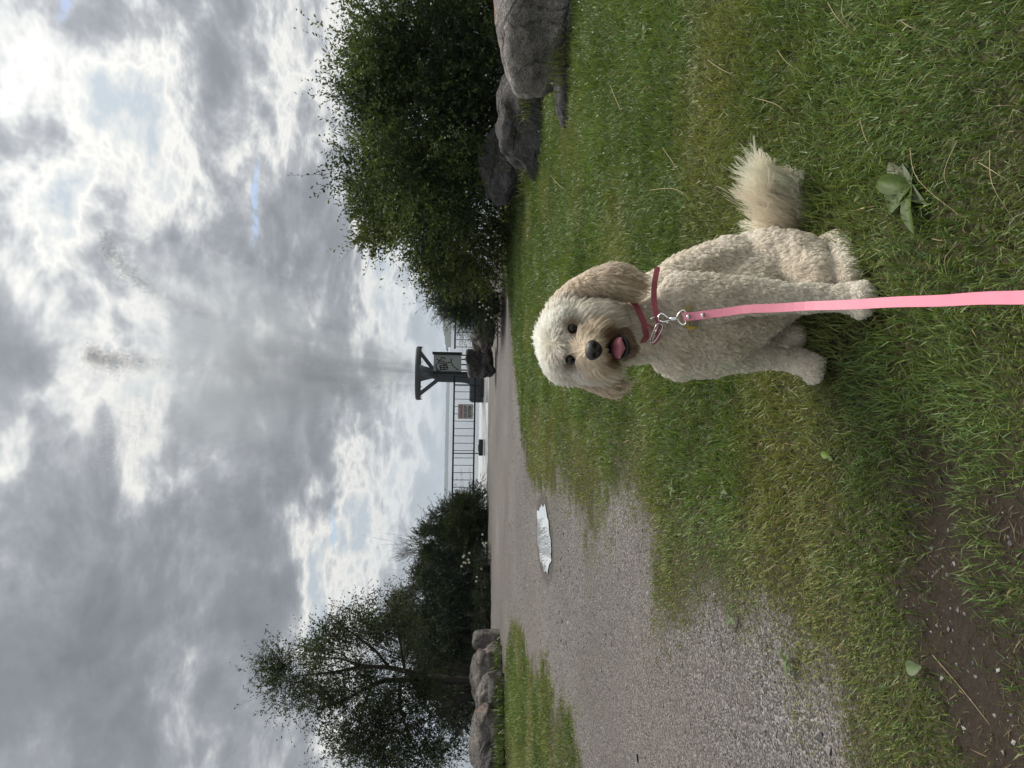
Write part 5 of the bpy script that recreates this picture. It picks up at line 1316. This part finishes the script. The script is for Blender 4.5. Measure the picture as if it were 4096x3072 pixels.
# azimuth 0 points to the right of the photographer, 90 degrees away from him
R_ = math.radians
weed('large broadleaf weed with pale torn leaves right of the sitting dog', 3672, 745,
     [(R_(118), .115, .088, .42, .75, GRL), (R_(70), .125, .060, .75, .9, GRD), (R_(28), .085, .070, .65, 1.1, GRP), (R_(196), .150, .048, .42, .55, GRD), (R_(222), .085, .034, .35, .7, GRP), (R_(335), .055, .030, .6, .9, GRL), (R_(45), .13, .05, .35, .5, (0.15, .15, .11)), (R_(150), .06, .03, .8, .8, GRD)])
weed('single round pale leaf beside the bare soil strip', 3712, 2672, [(R_(110), .060, .048, .5, .5, GRL), (R_(300), .035, .016, .6, .5, GRL)])
weed('small weed of bright oval leaves left of the dog\'s paws', 3345, 1825, [(R_(80), .055, .030, .6, .6, (0.12, .20, .03)), (R_(250), .045, .02, .5, .5, GRL), (R_(350), .04, .018, .5, .5, GRD)])
weed('narrow-leaved weed in the lawn between the dog and the gravel', 2720, 1950, [(R_(190), .09, .030, .5, .6, GRL), (R_(340), .08, .026, .5, .6, GRL), (R_(90), .07, .03, .6, .6, GRD), (R_(250), .07, .028, .4, .5, GRL)])
weed('flat weed rosette at the ragged gravel edge', 3180, 2640, [(R_(200), .08, .026, .35, .4, GRL), (R_(250), .07, .024, .3, .4, GRD), (R_(320), .06, .024, .4, .4, GRL), (R_(60), .06, .02, .5, .4, GRD)])
weed('small weed of upright leaves on the lawn edge near the puddle', 2950, 2470, [(R_(150), .09, .028, .6, .6, GRL), (R_(260), .08, .026, .5, .5, GRL), (R_(30), .07, .024, .5, .5, GRD)])
weed('dark leafy weed among the clover below the pinkish boulder', 2600, 130, [(R_(a), .10, .035, .7, .7, (0.06, .12, .02)) for a in (20, 75, 130, 190, 250, 310)])
weed('long-leaved weed beside the worn patch left of the dog', 2905, 1960, [(R_(a), .075, .024, .45, .5, GRL) for a in (20, 150, 260)])
# dry flowering stems lying over the grass
M_dry = plain('dry_grass_stem', (0.36, 0.28, 0.17), 0.7, 0, 0.25, 60)
ST = [((3640, 590), (3690, 720), (3850, 870)), ((3830, 560), (3795, 700), (3830, 800)), ((3915, 650), (4000, 690), (4090, 760)), ((3960, 600), (3990, 740), (4070, 900)), ((3440, 480), (3480, 560), (3510, 620)),
      ((3310, 10), (3370, 80), (3430, 150)), ((3370, 0), (3385, 60), (3420, 140)), ((3600, 80), (3660, 110), (3730, 135)), ((3790, 1110), (3800, 1030), (3850, 960)), ((3730, 955), (3780, 962), (3830, 958)),
      ((2650, 590), (2700, 650), (2740, 720)), ((3110, 200), (3160, 250), (3220, 300)), ((2830, 240), (2900, 280), (2960, 310)), ((3010, 390), (3120, 420), (3170, 480)), ((2600, 760), (2700, 755), (2760, 790)), ((2200, 700), (2240, 740), (2270, 770)), ((2440, 340), (2480, 420), (2500, 470)), ((3730, 2620), (3850, 2760), (3960, 2900))]
SL = ['long curved dry stem crossing the grass just behind the large broadleaf weed', 'upright-looking dry stem past the tip of the long curved stem by the weed', 'thick pale dry stem well to the right of the large broadleaf weed', 'thin kinked dry stem beside the thick pale stem',
      'short dry stem between the tail and the large broadleaf weed', 'thin dry stem in the long grass away from the dog, one of a crossing pair', 'second dry stem of the crossing pair in the long grass', 'dark seed-headed dry stem in the long grass', 'hooked dry stem between the broadleaf weed and the leash', 'short straight dry stem under the torn leaf of the broadleaf weed',
      'dry stem in the grass above the tail, beside the dog\'s back', 'dry stem in open grass behind the tail tip', 'dry stem among the clover side of the lawn', 'bent dry stem in the grass beyond the tail', 'curved seed-headed stem beside the dog\'s back', 'short dry stem in front of the dark leaning boulder', 'dry stem in front of the long flat-topped boulder', 'thin dry twig lying on the bare soil']
for k, st3 in enumerate(ST):
    pts = []
    for i, (X, Y) in enumerate(st3):
        p = G(X, Y); p.z = (0.035, 0.065, 0.03)[i] if k < 17 else 0.006; d = (p - CAMPOS).normalized(); q = G(X, Y, p.z); pts.append(q)
    if k < 17: pts[1].z += 0.01
    pts = catmull(pts, 5); sc2 = (pts[0] - CAMPOS).length
    near_d = SL[k]
    tube = tube_mesh('stem', [(pts, [0.0009 * max(0.9, sc2 / 2.4) * (1 - 0.5 * i / len(pts)) for i in range(len(pts))])], 5)
    o = link('dry_grass_stem', tube, M_dry, label=near_d, cat='grass stem', group='dry stems in the lawn')
# white clover heads
M_clo = plain('clover_white', (0.62, 0.62, 0.52), 0.7, 0, 0.15, 80)
q = np.c_[frg.uniform(1.5, 4.6, 900), frg.uniform(4.5, 10.5, 900)]
lmq = lawn_mask(q); sel = (vnoise(q, 0.8, 2, 81) > 0.50) & (lmq > 0.3) & (q[:, 0] > 0.30 * q[:, 1]); q = q[sel][:85]
Vc, Fc, nb = [], [], 0
bm = bmesh.new()
for (x, y) in q:
    bmesh.ops.create_icosphere(bm, subdivisions=1, radius=random.uniform(0.0045, 0.0075), matrix=Matrix.Translation((x, y, float(gz(np.array([[x, y]]))[0]) + random.uniform(0.05, 0.075))))
link('clover_flowers', bm_mesh('clover_flowers', bm), M_clo, label='tiny white clover heads scattered in the grass by the boulders', cat='clover', kind='stuff')
# tufts growing at the foot of the boulders
def tuft(name, label, spots, cat, hgt, col0, col1, nb_, wid=0.006, spread=0.10, lean_=0.5, group=None):
    for k, (X, Y, y) in enumerate(spots):
        b = PY(X, Y, y); zg = float(gz(np.array([[b.x, b.y]]))[0]); b.z = max(zg, b.z) if b.z < 0.6 else zg
        N_ = nb_; pts = np.c_[b.x + frg.normal(size=N_) * spread, b.y + frg.normal(size=N_) * spread * 0.6, np.full(N_, b.z - 0.01)]
        f_ = frg.random((N_, 1)); c_ = np.array(col0) * (1 - f_) + np.array(col1) * f_
        V, C = blades(pts, hgt * frg.uniform(0.5, 1.2, N_), np.full(N_, wid), frg.uniform(0, 6.28, N_), np.abs(frg.normal(lean_ * .5, lean_ * .5, N_)), np.abs(frg.normal(.5, .4, N_)), c_)
        r = empty(name, b, label=label[k] if isinstance(label, list) else label, cat=cat, group=group)
        link('blades', mesh_np('blades', V, blade_faces(N_), False, col=C), M_grass, r, kind='stuff')
tuft('grass_tuft', ['leafy tuft growing on the gap between the pinkish and the long boulder', 'leafy tuft at the foot of the pinkish boulder', 'tan dry grass tuft at the end of the dark leaning boulder', 'tan dry grass tuft under the long dark boulder'],
     [(2120, 385, 7.3), (2250, 250, 6.2), (2100, 800, 9.9), (2120, 690, 8.5)], 'grass tuft', 0.20, (0.05, 0.08, 0.02), (0.14, 0.15, 0.05), 90, 0.010, 0.12, 0.6, 'tufts between the boulders')
tuft('grass_tuft', ['green weed clump in front of the big smooth boulder under the tree', 'green weed clump between the pale and the rounded boulder', 'low green clump beside the small square stone', 'tall green clump against the dark boulder'],
     [(2010, 2990, 12.0), (2008, 2800, 12.5), (2000, 2640, 13.3), (2010, 3040, 11.7)], 'weed clump', 0.22, (0.03, 0.06, 0.014), (0.12, 0.16, 0.035), 90, 0.018, 0.22, 0.7, 'weeds in front of the left boulders')
# ------------------------------------------------------------------ haze over the lake
bm = bmesh.new(); bm_box(bm, (0, 0, 18.0), (9800, 9800, 46.0))
M_haze = bpy.data.materials.new('haze'); M_haze.use_nodes = True; M_haze.node_tree.nodes.clear(); n = NT(M_haze.node_tree)
pvn = n.node('ShaderNodeVolumePrincipled'); pvn.inputs['Color'].default_value = (0.74, 0.85, 1.0, 1); pvn.inputs['Density'].default_value = 0.00019; pvn.inputs['Anisotropy'].default_value = 0.3
ho = n.node('ShaderNodeOutputMaterial'); n.l.new(pvn.outputs[0], ho.inputs['Volume'])
link('haze', bm_mesh('haze', bm), M_haze, label='thin pale haze over the lake and far shores', cat='haze', kind='stuff')
